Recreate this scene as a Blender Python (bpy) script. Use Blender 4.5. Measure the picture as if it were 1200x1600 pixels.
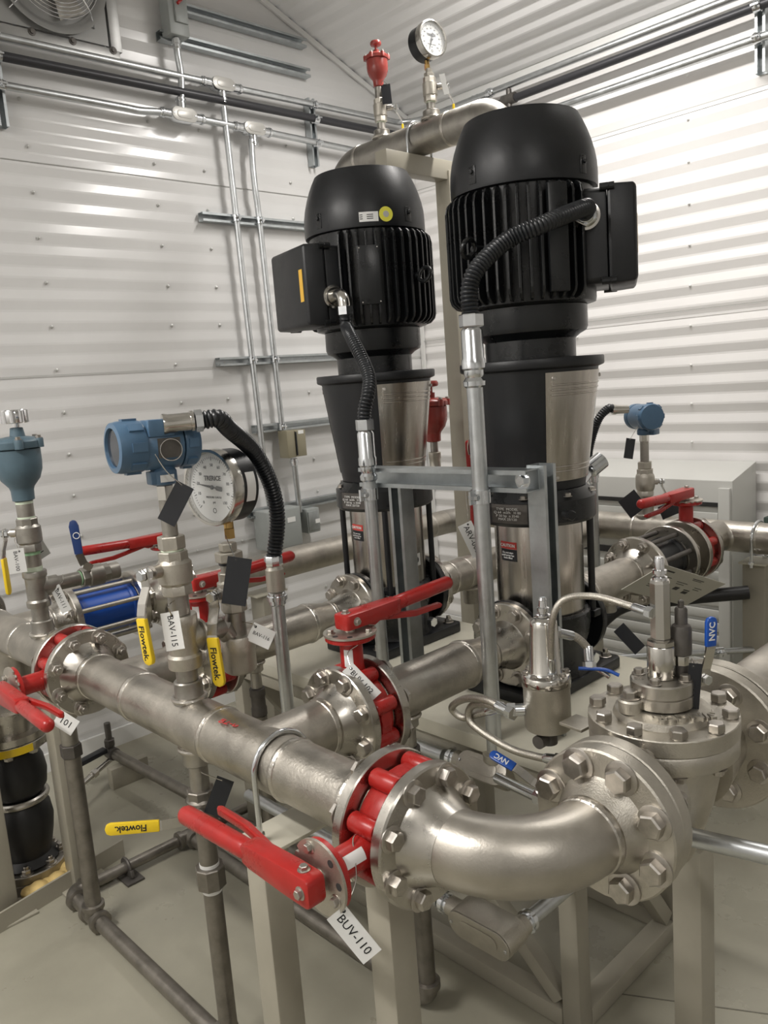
import bpy, bmesh, math, random
from mathutils import Vector, Matrix
random.seed(4)
for _o in list(bpy.data.objects): bpy.data.objects.remove(_o)
S = bpy.context.scene
COL = S.collection
V = Vector
PI = math.pi

# ---------------------------------------------------------------- camera
YAW, PITCH, ROLL, FPX = math.radians(46.674), math.radians(-9.2335), math.radians(-4.272), 1268.2
_f = V((math.cos(PITCH)*math.cos(YAW), math.cos(PITCH)*math.sin(YAW), math.sin(PITCH)))
_r = V((math.sin(YAW), -math.cos(YAW), 0)); _u = _r.cross(_f)
_r2 = math.cos(ROLL)*_r + math.sin(ROLL)*_u; _u2 = -math.sin(ROLL)*_r + math.cos(ROLL)*_u
cam = bpy.data.objects.new('camera', bpy.data.cameras.new('camera'))
COL.objects.link(cam)
cam.matrix_world = Matrix(((_r2.x, _u2.x, -_f.x, 0), (_r2.y, _u2.y, -_f.y, 0), (_r2.z, _u2.z, -_f.z, 1.55), (0, 0, 0, 1)))
cam.data.sensor_width = 36; cam.data.lens = 36*FPX/1600; cam.data.clip_start = .02
S.camera = cam

# ---------------------------------------------------------------- world, lights, exposure
S.view_settings.view_transform = 'Standard'; S.view_settings.look = 'None'
S.view_settings.gamma = 1; S.view_settings.use_curve_mapping = False
S.view_settings.exposure = 0.36
W = bpy.data.worlds.new('world'); S.world = W; W.use_nodes = True
W.node_tree.nodes['Background'].inputs[0].default_value = (.9, .93, 1, 1)
W.node_tree.nodes['Background'].inputs[1].default_value = .06
def area(name, loc, sx, sy, power, color, tilt=0.0):
    l = bpy.data.lights.new(name, 'AREA'); l.shape = 'RECTANGLE'; l.size = sx; l.size_y = sy
    l.energy = power; l.color = color
    o = bpy.data.objects.new(name, l); COL.objects.link(o); o.location = loc; o.rotation_euler = (0, tilt, 0)
    return o
LAMPS = [((2.72, 1.80, 3.31), 34), ((-.85, 1.75, 3.10), 58), ((-.30, -1.4, 3.31), 22)]  # last entry is an added fill lamp, unseen behind the viewer
for i, (p, e) in enumerate(LAMPS):
    area('lamp_light', p, .13, 1.45, e, (1, .965, .925))

# ---------------------------------------------------------------- materials
def mat(name, col, rough=.5, metal=0.0, var=0.0, vscale=12.0, bump=0.0, bscale=120.0, rvar=0.0, stretch=None, coat=0.0, emit=None, spec=None):
    m = bpy.data.materials.new(name); m.use_nodes = True
    nt = m.node_tree; b = nt.nodes['Principled BSDF']
    b.inputs['Base Color'].default_value = (*col, 1); b.inputs['Roughness'].default_value = rough; b.inputs['Metallic'].default_value = metal
    if coat: b.inputs['Coat Weight'].default_value = coat; b.inputs['Coat Roughness'].default_value = .08
    if spec is not None: b.inputs['Specular IOR Level'].default_value = spec
    if emit:
        b.inputs['Emission Color'].default_value = (*emit[0], 1); b.inputs['Emission Strength'].default_value = emit[1]
    if var or bump or rvar:
        tc = nt.nodes.new('ShaderNodeTexCoord'); mp = nt.nodes.new('ShaderNodeMapping')
        nt.links.new(tc.outputs['Object'], mp.inputs[0])
        if stretch: mp.inputs['Scale'].default_value = stretch
    if var or rvar:
        n = nt.nodes.new('ShaderNodeTexNoise'); n.inputs['Scale'].default_value = vscale; n.inputs['Detail'].default_value = 6; n.inputs['Roughness'].default_value = .62
        nt.links.new(mp.outputs[0], n.inputs['Vector'])
        if var:
            r = nt.nodes.new('ShaderNodeValToRGB')
            r.color_ramp.elements[0].position = .3; r.color_ramp.elements[1].position = .7
            r.color_ramp.elements[0].color = (*[c*(1-var) for c in col], 1); r.color_ramp.elements[1].color = (*[min(1, c*(1+var*.6)) for c in col], 1)
            nt.links.new(n.outputs['Fac'], r.inputs[0]); nt.links.new(r.outputs[0], b.inputs['Base Color'])
        if rvar:
            q = nt.nodes.new('ShaderNodeMapRange'); q.inputs['From Min'].default_value = .3; q.inputs['From Max'].default_value = .7
            q.inputs['To Min'].default_value = max(.03, rough-rvar); q.inputs['To Max'].default_value = min(1, rough+rvar)
            nt.links.new(n.outputs['Fac'], q.inputs['Value']); nt.links.new(q.outputs[0], b.inputs['Roughness'])
    if bump:
        n2 = nt.nodes.new('ShaderNodeTexNoise'); n2.inputs['Scale'].default_value = bscale; n2.inputs['Detail'].default_value = 4
        bp = nt.nodes.new('ShaderNodeBump'); bp.inputs['Strength'].default_value = bump; bp.inputs['Distance'].default_value = .002
        nt.links.new(mp.outputs[0], n2.inputs['Vector']); nt.links.new(n2.outputs['Fac'], bp.inputs['Height']); nt.links.new(bp.outputs[0], b.inputs['Normal'])
    return m
PIPE = mat('blasted stainless pipe', (.48, .45, .40), .40, 1, .28, 11, .32, 170, .10)
PIPE3 = mat('smooth stainless elbow', (.48, .45, .40), .40, 1, .16, 9, .10, 260, .06)
PIPE2 = mat('dull stainless pipe', (.40, .38, .345), .42, 1, .28, 14, .12, 140, .08)
FLG = mat('machined stainless flange', (.52, .495, .45), .30, 1, .12, 20, .05, 200, .07)
POL = mat('polished stainless', (.62, .60, .56), .17, 1, .06, 10, 0, 1, .05)
CAST = mat('cast stainless', (.55, .52, .46), .46, 1, .12, 30, .35, 330, .05)
WELD = mat('weld bead', (.56, .53, .48), .30, 1, .2, 60, .7, 160)
BRUSH = mat('brushed stainless sleeve', (.52, .485, .44), .24, 1, .22, 3, .06, 60, .06, (12, 12, .6))
BOLT = mat('stainless bolt', (.50, .47, .43), .34, 1, .2, 60)
GALV = mat('galvanized steel', (.60, .62, .63), .36, 1, .12, 25, .05, 90, .06)
GALVD = mat('galvanized channel', (.50, .53, .54), .42, 1, .18, 18, .05, 90, .06)
ZINC = mat('zinc plated fitting', (.72, .74, .76), .18, 1, .1, 40)
BLK = mat('black pump paint', (.008, .009, .010), .30, 0, .3, 14, .10, 220, .08)
BLKM = mat('black satin paint', (.010, .011, .013), .40, 0, .3, 10, .12, 320, .08)
RUB = mat('black rubber', (.012, .012, .013), .45, 0, .2, 30)
PVCB = mat('black conduit jacket', (.014, .016, .019), .30, 0, .2, 20)
RED = mat('red valve paint', (.40, .018, .015), .30, 0, .18, 16, .06, 120, .07)
RUST = mat('red oxide paint', (.33, .055, .045), .27, 0, .15, 20, .08, 120)
YEL = mat('yellow vinyl grip', (.80, .56, .02), .32)
BLUE = mat('blue vinyl grip', (.012, .085, .42), .30)
NAVY = mat('dark blue vinyl grip', (.015, .045, .17), .33)
BLUEB = mat('blue check valve paint', (.008, .075, .40), .36)
TXB = mat('transmitter blue paint', (.075, .145, .235), .32, 0, .1, 20, .06, 200)
ARVB = mat('slate blue paint', (.082, .132, .165), .42, 0, .12, 18, .1, 160)
POST = mat('warm grey frame paint', (.37, .345, .28), .42, 0, .08, 6, .04, 120)
DECK = mat('pale skid paint', (.58, .555, .46), .40, 0, .08, 6, .04, 120)
WHT = mat('white label', (.82, .82, .80), .45)
GRAYT = mat('grey label', (.52, .52, .50), .45)
TAGB = mat('black tag', (.012, .013, .016), .35)
INK = mat('black ink', (.01, .01, .01), .6)
REDINK = mat('red marker', (.55, .05, .05), .6)
BRASS = mat('brass', (.55, .36, .14), .3, 1)
JBOX = mat('grey enclosure paint', (.33, .35, .34), .40, 0, .06, 10)
OLIVE = mat('olive switch box', (.27, .245, .17), .42)
CHROME = mat('chrome knob', (.75, .75, .76), .10, 1)
TEFLON = mat('thread tape', (.62, .70, .56), .5)
GREEN = mat('thread sealant', (.30, .50, .30), .5)
BRAID = mat('braided stainless hose', (.55, .52, .46), .34, 1, .35, 420, .5, 600)
FOAM = mat('yellow spray foam', (.75, .55, .22), .7, 0, .2, 20, .5, 40)
LCD = mat('dark glass window', (.03, .035, .045), .08)
BROWN = mat('aged drain pipe', (.27, .25, .22), .42, .85, .3, 18, .15, 120, .1)
CABW = mat('white cabinet paint', (.62, .62, .59), .4)
DGRN = mat('dark green grey panel', (.07, .10, .085), .45)
PAPER = mat('laminated sheet', (.40, .39, .33), .35)
DARK = mat('dark gap', (.03, .03, .03), .6)
DKSTEEL = mat('dark grey fitting', (.13, .12, .11), .5, .6, .2, 40)
YSTK = mat('yellow sticker', (.85, .80, .10), .4)
ORNG = mat('orange warning sticker', (.85, .50, .05), .4)
REDL = mat('red label print', (.6, .06, .05), .45)

# ---------------------------------------------------------------- mesh helpers
ORG = {}
CACHE = {}
def frame(o, z, x=None):
    z = V(z).normalized()
    if x is None: x = V((0, 0, 1)) if abs(z.z) < .9 else V((1, 0, 0))
    x = V(x); x = (x - z*x.dot(z)).normalized(); y = z.cross(x)
    o = V(o)
    return Matrix(((x.x, y.x, z.x, o.x), (x.y, y.y, z.y, o.y), (x.z, y.z, z.z, o.z), (0, 0, 0, 1)))
def T(x, y=None, z=None):
    return Matrix.Translation(V(x) if y is None else V((x, y, z)))
I4 = Matrix.Identity(4)
class MB:
    def __init__(s): s.v = []; s.f = []
    def add(s, vs, fs, M=None):
        b = len(s.v)
        s.v += [tuple(M @ V(p)) if M is not None else tuple(p) for p in vs]
        s.f += [tuple(b+i for i in f) for f in fs]
        return s
    def lathe(s, prof, M=None, n=32, a0=0.0, a1=2*PI):
        full = abs(a1-a0-2*PI) < 1e-6
        m = n if full else n+1
        vs = []; fs = []
        for r, h in prof:
            for k in range(m):
                a = a0+(a1-a0)*k/n
                vs.append((r*math.cos(a), r*math.sin(a), h))
        for i in range(len(prof)-1):
            for k in range(n):
                k2 = (k+1) % m
                fs.append((i*m+k, i*m+k2, (i+1)*m+k2, (i+1)*m+k))
        if full and prof[0] != prof[-1] and not (abs(prof[0][0]-prof[-1][0]) < 1e-7 and abs(prof[0][1]-prof[-1][1]) < 1e-7):
            if prof[0][0] > 1e-5: fs.append(tuple(reversed(range(m))))
            if prof[-1][0] > 1e-5: fs.append(tuple((len(prof)-1)*m+k for k in range(m)))
        return s.add(vs, fs, M)
    def cyl(s, p0, p1, r, r1=None, n=24):
        d = V(p1)-V(p0)
        return s.lathe([(r, 0), (r if r1 is None else r1, d.length)], frame(p0, d), n)
    def ring(s, p, ax, R, r, n=32, k=8, sc=1.0):
        return s.lathe([(R+r*math.cos(a)*sc, r*math.sin(a)) for a in [2*PI*i/k for i in range(k+1)]], frame(p, ax), n)
    def tube(s, pts, r, n=12, cap=True):
        pts = [V(p) for p in pts]; N = len(pts)
        rs = r if isinstance(r, (list, tuple)) else [r]*N
        t0 = (pts[1]-pts[0]).normalized()
        x = V((0, 0, 1)) if abs(t0.z) < .9 else V((1, 0, 0))
        x = (x-t0*x.dot(t0)).normalized()
        vs = []
        for i in range(N):
            t = (pts[min(i+1, N-1)]-pts[max(i-1, 0)]).normalized()
            x = (x-t*x.dot(t)).normalized(); y = t.cross(x)
            for k in range(n):
                a = 2*PI*k/n; vs.append(pts[i]+x*(rs[i]*math.cos(a))+y*(rs[i]*math.sin(a)))
        fs = [(i*n+k, i*n+(k+1) % n, (i+1)*n+(k+1) % n, (i+1)*n+k) for i in range(N-1) for k in range(n)]
        if cap: fs += [tuple(reversed(range(n))), tuple((N-1)*n+k for k in range(n))]
        return s.add(vs, fs)
    def box(s, c, sx, sy, sz, M=None):
        c = V(c); h = V((sx/2, sy/2, sz/2))
        vs = [c+V((h.x*a, h.y*b, h.z*d)) for a in (-1, 1) for b in (-1, 1) for d in (-1, 1)]
        return s.add(vs, [(0, 1, 3, 2), (4, 6, 7, 5), (0, 4, 5, 1), (2, 3, 7, 6), (0, 2, 6, 4), (1, 5, 7, 3)], M)
    def bar(s, p0, p1, w, h, up=None):
        d = V(p1)-V(p0)
        return s.box((0, 0, d.length/2), h, w, d.length, frame(p0, d, up))
    def prism(s, poly, z0, z1, M=None):
        n = len(poly)
        vs = [(x, y, z0) for x, y in poly]+[(x, y, z1) for x, y in poly]
        fs = [tuple(reversed(range(n))), tuple(range(n, 2*n))]+[(i, (i+1) % n, n+(i+1) % n, n+i) for i in range(n)]
        return s.add(vs, fs, M)
    def hexa(s, p, ax, r, h, x=None, n=6, ch=.12):
        c = r*ch
        return s.lathe([(r, 0), (r, h-c), (r-c, h)], frame(p, ax, x), n)
    def mesh(s, name, m, off=V((0, 0, 0)), smooth=35, bevel=0):
        me = bpy.data.meshes.new(name)
        me.from_pydata([tuple(V(p)-off) for p in s.v], [], s.f)
        bm = bmesh.new(); bm.from_mesh(me)
        bmesh.ops.recalc_face_normals(bm, faces=bm.faces)
        if bevel:
            es = [e for e in bm.edges if len(e.link_faces) == 2 and e.calc_face_angle(0) > .6]
            bmesh.ops.bevel(bm, geom=es, offset=bevel, segments=2, affect='EDGES', profile=.5, clamp_overlap=True)
        bm.to_mesh(me); bm.free()
        me.materials.append(m)
        if smooth:
            me.shade_smooth(); me.set_sharp_from_angle(angle=math.radians(smooth))
        return me
    def build(s, name, m, parent=None, smooth=35, bevel=0, kind=None):
        if parent is None:
            xs = list(zip(*s.v))
            off = V(((min(xs[0])+max(xs[0]))/2, (min(xs[1])+max(xs[1]))/2, min(xs[2])))
            o = bpy.data.objects.new(name, s.mesh(name, m, off, smooth, bevel)); o.location = off
            ORG[o] = off
        else:
            off = ORG[parent]
            key = (name, m.name, len(s.v), len(s.f), tuple(round(c, 4) for p in s.v[:60:3] for c in V(p)-off), tuple(round(c, 4) for p in s.v[-9:] for c in V(p)-off))
            me = CACHE.get(key)
            if me is None: me = CACHE[key] = s.mesh(name, m, off, smooth, bevel)
            o = bpy.data.objects.new(name, me); o.parent = parent
            ORG[o] = off
        COL.objects.link(o)
        if kind: o['kind'] = kind
        return o
def put(me, name, parent, M):                       # shared mesh placed by a world matrix under a parent
    o = bpy.data.objects.new(name, me); o.parent = parent
    o.matrix_basis = Matrix.Translation(-ORG[parent]) @ M
    ORG[o] = None
    COL.objects.link(o); return o
def tag(o, label, cat, group=None):
    o['label'] = label; o['category'] = cat
    if group: o['group'] = group
    return o
def thing(name, label, cat, loc, group=None):
    o = bpy.data.objects.new(name, None); o.empty_display_size = .05
    o.location = loc; ORG[o] = V(loc); COL.objects.link(o)
    return tag(o, label, cat, group)
def lab(o, s): o['label'] = s; return o
def text(s, size, M, m, parent, name='lettering', align='CENTER', extrude=.0003, sx=1.0, bold=0.0):
    c = bpy.data.curves.new('t', 'FONT'); c.body = s; c.size = size; c.align_x = align; c.align_y = 'CENTER'; c.extrude = extrude
    c.space_line = .95; c.offset = bold; c.resolution_u = 2
    t = bpy.data.objects.new('t', c); me = bpy.data.meshes.new_from_object(t)
    bpy.data.objects.remove(t)
    me.transform(Matrix.Translation(-ORG[parent]) @ M @ Matrix.Diagonal((sx, 1, 1, 1)))
    me.materials.clear(); me.materials.append(m)
    o = bpy.data.objects.new(name, me); o.parent = parent; COL.objects.link(o); ORG[o] = ORG[parent]
    return o
def spline(pts, n=8):
    P = [V(p) for p in pts]; P = [P[0]*2-P[1]]+P+[P[-1]*2-P[-2]]; out = []
    for i in range(1, len(P)-2):
        for k in range(n):
            t = k/n; a, b, c, d = P[i-1:i+3]
            out.append(.5*((2*b)+(c-a)*t+(2*a-5*b+4*c-d)*t*t+(3*b-a-3*c+d)*t**3))
    return out+[P[-2]]
def resample(pts, step):
    out = [pts[0]]; acc = 0
    for a, b in zip(pts, pts[1:]):
        L = (b-a).length; d = step-acc
        while d <= L:
            out.append(a+(b-a)*(d/L)); d += step
        acc = (acc+L) % step
    return out
X, Y, Z = V((1, 0, 0)), V((0, 1, 0)), V((0, 0, 1))
RP = .0588; HZ = .838; HX = .835

# ================================================================ setting
XR, YL, XB, YB, ZE = 3.66, 3.43, -1.6, -3.2, 3.03
PITCHW, DEP, SL = .0889, .0095, .41
DEPL = .0040
XRIDGE = 1.2
def rib_heights(h0, h1):
    out = []; i = 0
    while h0+i*PITCHW < h1:
        for a, d in ((0.0, 0.0), (.40, 1.0), (.50, 1.0), (.90, .0)):
            out.append((h0+(i+a)*PITCHW, d*DEP))
        i += 1
    return [p for p in out if p[0] <= h1]
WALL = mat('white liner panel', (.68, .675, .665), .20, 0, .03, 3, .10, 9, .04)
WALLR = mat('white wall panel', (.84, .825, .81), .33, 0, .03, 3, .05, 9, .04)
CEIL = mat('white ceiling panel', (.88, .88, .88), .30, 0, .02, 3)
def floor_mat():
    m = mat('painted steel deck', (.35, .333, .265), .33, 0, .10, 3.5, .12, 26, .10)
    nt = m.node_tree; b = nt.nodes['Principled BSDF']
    src = b.inputs['Base Color'].links[0].from_socket
    tc = nt.nodes.new('ShaderNodeTexCoord')
    n = nt.nodes.new('ShaderNodeTexNoise'); n.inputs['Scale'].default_value = 1.7; n.inputs['Detail'].default_value = 8
    r = nt.nodes.new('ShaderNodeValToRGB'); r.color_ramp.elements[0].position = .56; r.color_ramp.elements[1].position = .74
    mx = nt.nodes.new('ShaderNodeMix'); mx.data_type = 'RGBA'; mx.inputs['B'].default_value = (.21, .18, .13, 1)
    ml = nt.nodes.new('ShaderNodeMath'); ml.operation = 'MULTIPLY'; ml.inputs[1].default_value = .55
    nt.links.new(tc.outputs['Object'], n.inputs['Vector']); nt.links.new(n.outputs['Fac'], r.inputs[0]); nt.links.new(r.outputs[0], ml.inputs[0])
    nt.links.new(ml.outputs[0], mx.inputs['Factor']); nt.links.new(src, mx.inputs['A']); nt.links.new(mx.outputs['Result'], b.inputs['Base Color'])
    return m
FLOORM = floor_mat()
fl = MB().box(((XR+XB)/2, (YL+YB)/2, -.03), XR-XB+.2, YL-YB+.2, .06).build('floor', FLOORM, kind='structure')
SEAM = mat('deck seam', (.16, .15, .12), .6)
MB().bar((1.98, .3, .0006), (1.50, 1.16-.03, .0006), .003, .0012, Z).bar((-1.5, -.35, .0006), (3.6, -.35, .0006), .003, .0012, Z).build('deck_seam', SEAM, fl)
def wall_rows(mapf, hs, ends):
    mb = MB()
    for (h0, d0), (h1, d1) in zip(hs, hs[1:]):
        a0, b0 = ends(h0); a1, b1 = ends(h1)
        mb.add([mapf(a0, h0, d0), mapf(b0, h0, d0), mapf(b1, h1, d1), mapf(a1, h1, d1)], [(0, 1, 2, 3)])
    return mb
def roofz(x): return ZE+(XR-x)*SL if x >= XRIDGE else ZE+(XR-XRIDGE)*SL-(XRIDGE-x)*SL
ZR = roofz(XRIDGE)
def gable_ends(h):
    if h <= ZE: return (XB, XR)
    return (max(XB, XRIDGE-(ZR-h)/SL), XR-(h-ZE)/SL)
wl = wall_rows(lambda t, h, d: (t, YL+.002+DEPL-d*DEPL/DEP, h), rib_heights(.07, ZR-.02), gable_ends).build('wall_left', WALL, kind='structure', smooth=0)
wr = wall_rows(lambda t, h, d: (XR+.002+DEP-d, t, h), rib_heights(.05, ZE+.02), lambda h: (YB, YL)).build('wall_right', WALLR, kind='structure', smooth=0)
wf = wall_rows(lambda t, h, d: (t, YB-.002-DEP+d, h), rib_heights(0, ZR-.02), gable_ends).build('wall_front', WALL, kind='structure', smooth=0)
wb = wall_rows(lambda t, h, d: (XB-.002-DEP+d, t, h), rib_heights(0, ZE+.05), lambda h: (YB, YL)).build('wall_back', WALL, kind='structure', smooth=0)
mb = MB()
Lr = math.hypot(XR-XRIDGE, (XR-XRIDGE)*SL); ca, sa = (XR-XRIDGE)/Lr, (XR-XRIDGE)*SL/Lr
hs = rib_heights(0, Lr)
for (h0, d0), (h1, d1) in zip(hs, hs[1:]):
    for sgn in (1, -1):
        def pt(h, d, y):
            x = XR-h*ca-d*sa; z = ZE+h*sa+.004+(-d)*ca+DEP
            return (x if sgn == 1 else 2*XRIDGE-x, y, z)
        mb.add([pt(h0, d0, YB), pt(h1, d1, YB), pt(h1, d1, YL), pt(h0, d0, YL)], [(0, 1, 2, 3)])
mb.build('ceiling', CEIL, kind='structure', smooth=0)
# trims and skirting
TRIMW = mat('white trim', (.72, .72, .70), .35)
MB().prism([(XR, ZE-.03), (XR, ZE+.0), (2.0, roofz(2.0)), (XRIDGE, ZR), (XRIDGE, ZR-.03), (2.0, roofz(2.0)-.03)], 0, .012, Matrix(((1, 0, 0, 0), (0, 0, -1, YL), (0, 1, 0, 0), (0, 0, 0, 1)))).build('trim_1', TRIMW, kind='structure')
MB().box((XR-.006, (YL+YB)/2, ZE-.01), .012, YL-YB, .05).build('trim_2', TRIMW, kind='structure')
MB().box((XR-.012, YL-.012, ZE/2), .02, .02, ZE).build('trim_3', TRIMW, kind='structure')
MB().box(((XR+XB)/2, YL-.004, .04), XR-XB, .016, .08).build('baseboard_left', TRIMW, kind='structure')
MB().box((XR-.004, (YL+YB)/2, .03), .016, YL-YB, .06).build('baseboard_right', TRIMW, kind='structure')
# wall screws (too small to pick apart) and sheet laps
mb = MB()
for x in (1.42, 1.98, 2.24, 2.75, 3.2):
    for i in range(15):
        z = .25+i*PITCHW*2+.018
        mb.lathe([(.0075, 0), (.0075, .003), (.004, .005), (.004, .008), (.002, .009)], frame((x+.004*math.sin(i*2.1), YL+.003-DEPL*.2, z), -Y), 8)
mb.build('wall_screws', mat('painted screw', (.55, .55, .53), .3, .3), wl, kind='stuff')
mb = MB()
for y in (.4, 1.05, 1.75, 2.35, 2.9):
    for i in range(15):
        z = .25+i*PITCHW*2+.018
        mb.lathe([(.006, 0), (.006, .003), (.003, .006), (.002, .007)], frame((XR+.003-DEP*.2, y, z), -X), 8)
mb.build('wall_screws', WHT, wr, kind='stuff')
LAP = mat('panel lap edge', (.42, .42, .40), .5)
mb = MB()
for z in (2.52, 1.67, .8): mb.box(((XB+XR)/2, YL-.0012, z), XR-XB, .002, .003)
mb.build('panel_lap', LAP, wl)
mb = MB()
for z in (2.62, 1.76): mb.box((XR-DEP-.0005, (YB+YL)/2, z), .002, YL-YB, .003)
mb.build('panel_lap', LAP, wr)
# lamp housings on the ceiling; the last one belongs to the added fill lamp
for (p, e), l in zip(LAMPS, ('over the pumps, on the right roof slope', 'over the aisle, left of the skid', 'added for fill, unseen behind the viewer')):
    t = thing('ceiling_light', 'white linear ceiling light '+l, 'light', (p[0], p[1], p[2]+.01), 'linear ceiling lights')
    MB().box((p[0], p[1], p[2]+.045), .16, 1.5, .07).build('housing', TRIMW, t, bevel=.004)
    zr = roofz(p[0])
    for dy in (-.5, .5): MB().cyl((p[0], p[1]+dy, p[2]+.08), (p[0], p[1]+dy, zr-.012), .004, n=8).build('hanger', GALV, t)

# ================================================================ fasteners, flanges, pipes
def bolt_mesh(r, kind):
    k = ('bolt', round(r, 4), kind)
    if k not in CACHE:
        mb = MB()
        if kind != 'cap': mb.lathe([(r*1.38, 0), (r*1.38, r*.14), (r*1.3, r*.18)], None, 20)
        else: mb.lathe([(r*.85, 0), (r*.85, r*.2)], None, 12)
        mb.lathe([(r, r*.16), (r, r*.95), (r*.86, r*1.08)], None, 6)
        if kind == 'stud': mb.lathe([(r*.56, r*1.0), (r*.56, r*1.7), (r*.46, r*1.8)], None, 12)
        CACHE[k] = mb.mesh('bolt', BLK if kind == 'black' else BOLT)
    return CACHE[k]
def bolts(parent, p, ax, bc, n, r, kind='hex', phase=None, x=None, only=None):
    ax = V(ax).normalized(); F = frame(p, ax, x); me = bolt_mesh(r, kind)
    for i in range(n):
        if only and i not in only: continue
        a = 2*PI*(i+(.5 if phase is None else phase))/n
        put(me, 'bolt', parent, F @ T(bc*math.cos(a), bc*math.sin(a), 0) @ Matrix.Rotation(random.random()*1.05, 4, 'Z'))
def flange(parent, p, ax, r=.1145, t=.024, pr=RP, neck=.052, hub=None, m=None, nb=8, br=.0155, bc=None, kind='hex', boltside=True, name='flange', phase=None):
    """p = centre of the face, ax = direction the face looks; the neck runs the other way"""
    m = m or FLG; hub = hub or pr*1.32
    prof = [(pr*.86, 0), (r*.72, 0), (r*.72, -.0015), (r-.002, -.0015), (r, -.004), (r, -t+.003), (r-.003, -t)]
    if neck: prof += [(hub+.004, -t), (hub, -t-.004), (pr*1.06, -t-neck*.78), (pr, -t-neck)]
    else: prof += [(pr+.012, -t), (pr+.010, -t-.006), (pr, -t-.012)]
    prof.append((pr*.86, prof[-1][1]))
    F = frame(p, ax)
    mb = MB(); mb.lathe(prof, F, 56)
    o = mb.build(name, m, parent)
    if nb and boltside:
        bolts(o, F @ V((0, 0, -t)), -V(ax), bc or r*.83, nb, br, kind, phase)
    return o
def weld(parent, p, ax, r=RP, w=.0055):
    return MB().ring(p, ax, r-.001, w*1.45, 44, 8, .42).build('weld_bead', WELD, parent)
def pipe(parent, p0, p1, r=RP, m=None, name='pipe', n=48):
    return MB().cyl(p0, p1, r, n=n).build(name, m or PIPE, parent)
def arc(c, a, b, R, n=18, sweep=PI/2):
    """quarter arc starting at c+a*R heading along b"""
    a, b, c = V(a), V(b), V(c)
    return [c+a*(R*math.cos(sweep*i/n))+b*(R*math.sin(sweep*i/n)) for i in range(n+1)]
def branch(mb, c, hd, bd, R, r, L, f=.022, n=48, sink=0.0):
    """saddle branch of radius r leaving a header of radius R (axis hd) along bd, length L from the header axis, with a rounded crotch"""
    c, hd, bd = V(c), V(hd).normalized(), V(bd).normalized(); cd = hd.cross(bd)
    rings = []; K = 7
    for i in range(K+1):
        t = i/K*PI/2; row = []
        for k in range(n):
            a = 2*PI*k/n; ch = r*math.cos(a); ah = r*math.sin(a)
            g = f*math.sin(a)**2
            off = g*(1-math.sin(t)); h0 = math.sqrt(max(0, R*R-ch*ch))-.0015
            h = h0+g*(1-math.cos(t))
            row.append(c+cd*ch+hd*(ah+math.copysign(off, math.sin(a)) if abs(math.sin(a)) > 1e-6 else ah)+bd*h)
        rings.append(row)
    rings.append([c+cd*(r*math.cos(2*PI*k/n))+hd*(r*math.sin(2*PI*k/n))+bd*L for k in range(n)])
    vs = [p for row in rings for p in row]
    fs = [(i*n+k, i*n+(k+1) % n, (i+1)*n+(k+1) % n, (i+1)*n+k) for i in range(len(rings)-1) for k in range(n)]
    fs.append(tuple((len(rings)-1)*n+k for k in range(n)))
    mb.add(vs, fs)
def olet(parent, p, ax, r=.030, r2=.024, h=.034, name='outlet_boss'):
    o = MB().lathe([(r*1.16, -.008), (r*1.08, .004), (r, .010), (r, h-.003), (r-.003, h), (r2*.6, h)], frame(p, ax), 28).build(name, PIPE2, parent)
    MB().ring(V(p)+V(ax).normalized()*.002, ax, r*1.1, .006, 28, 8).build('weld_bead', WELD, parent)
    return o
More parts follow.
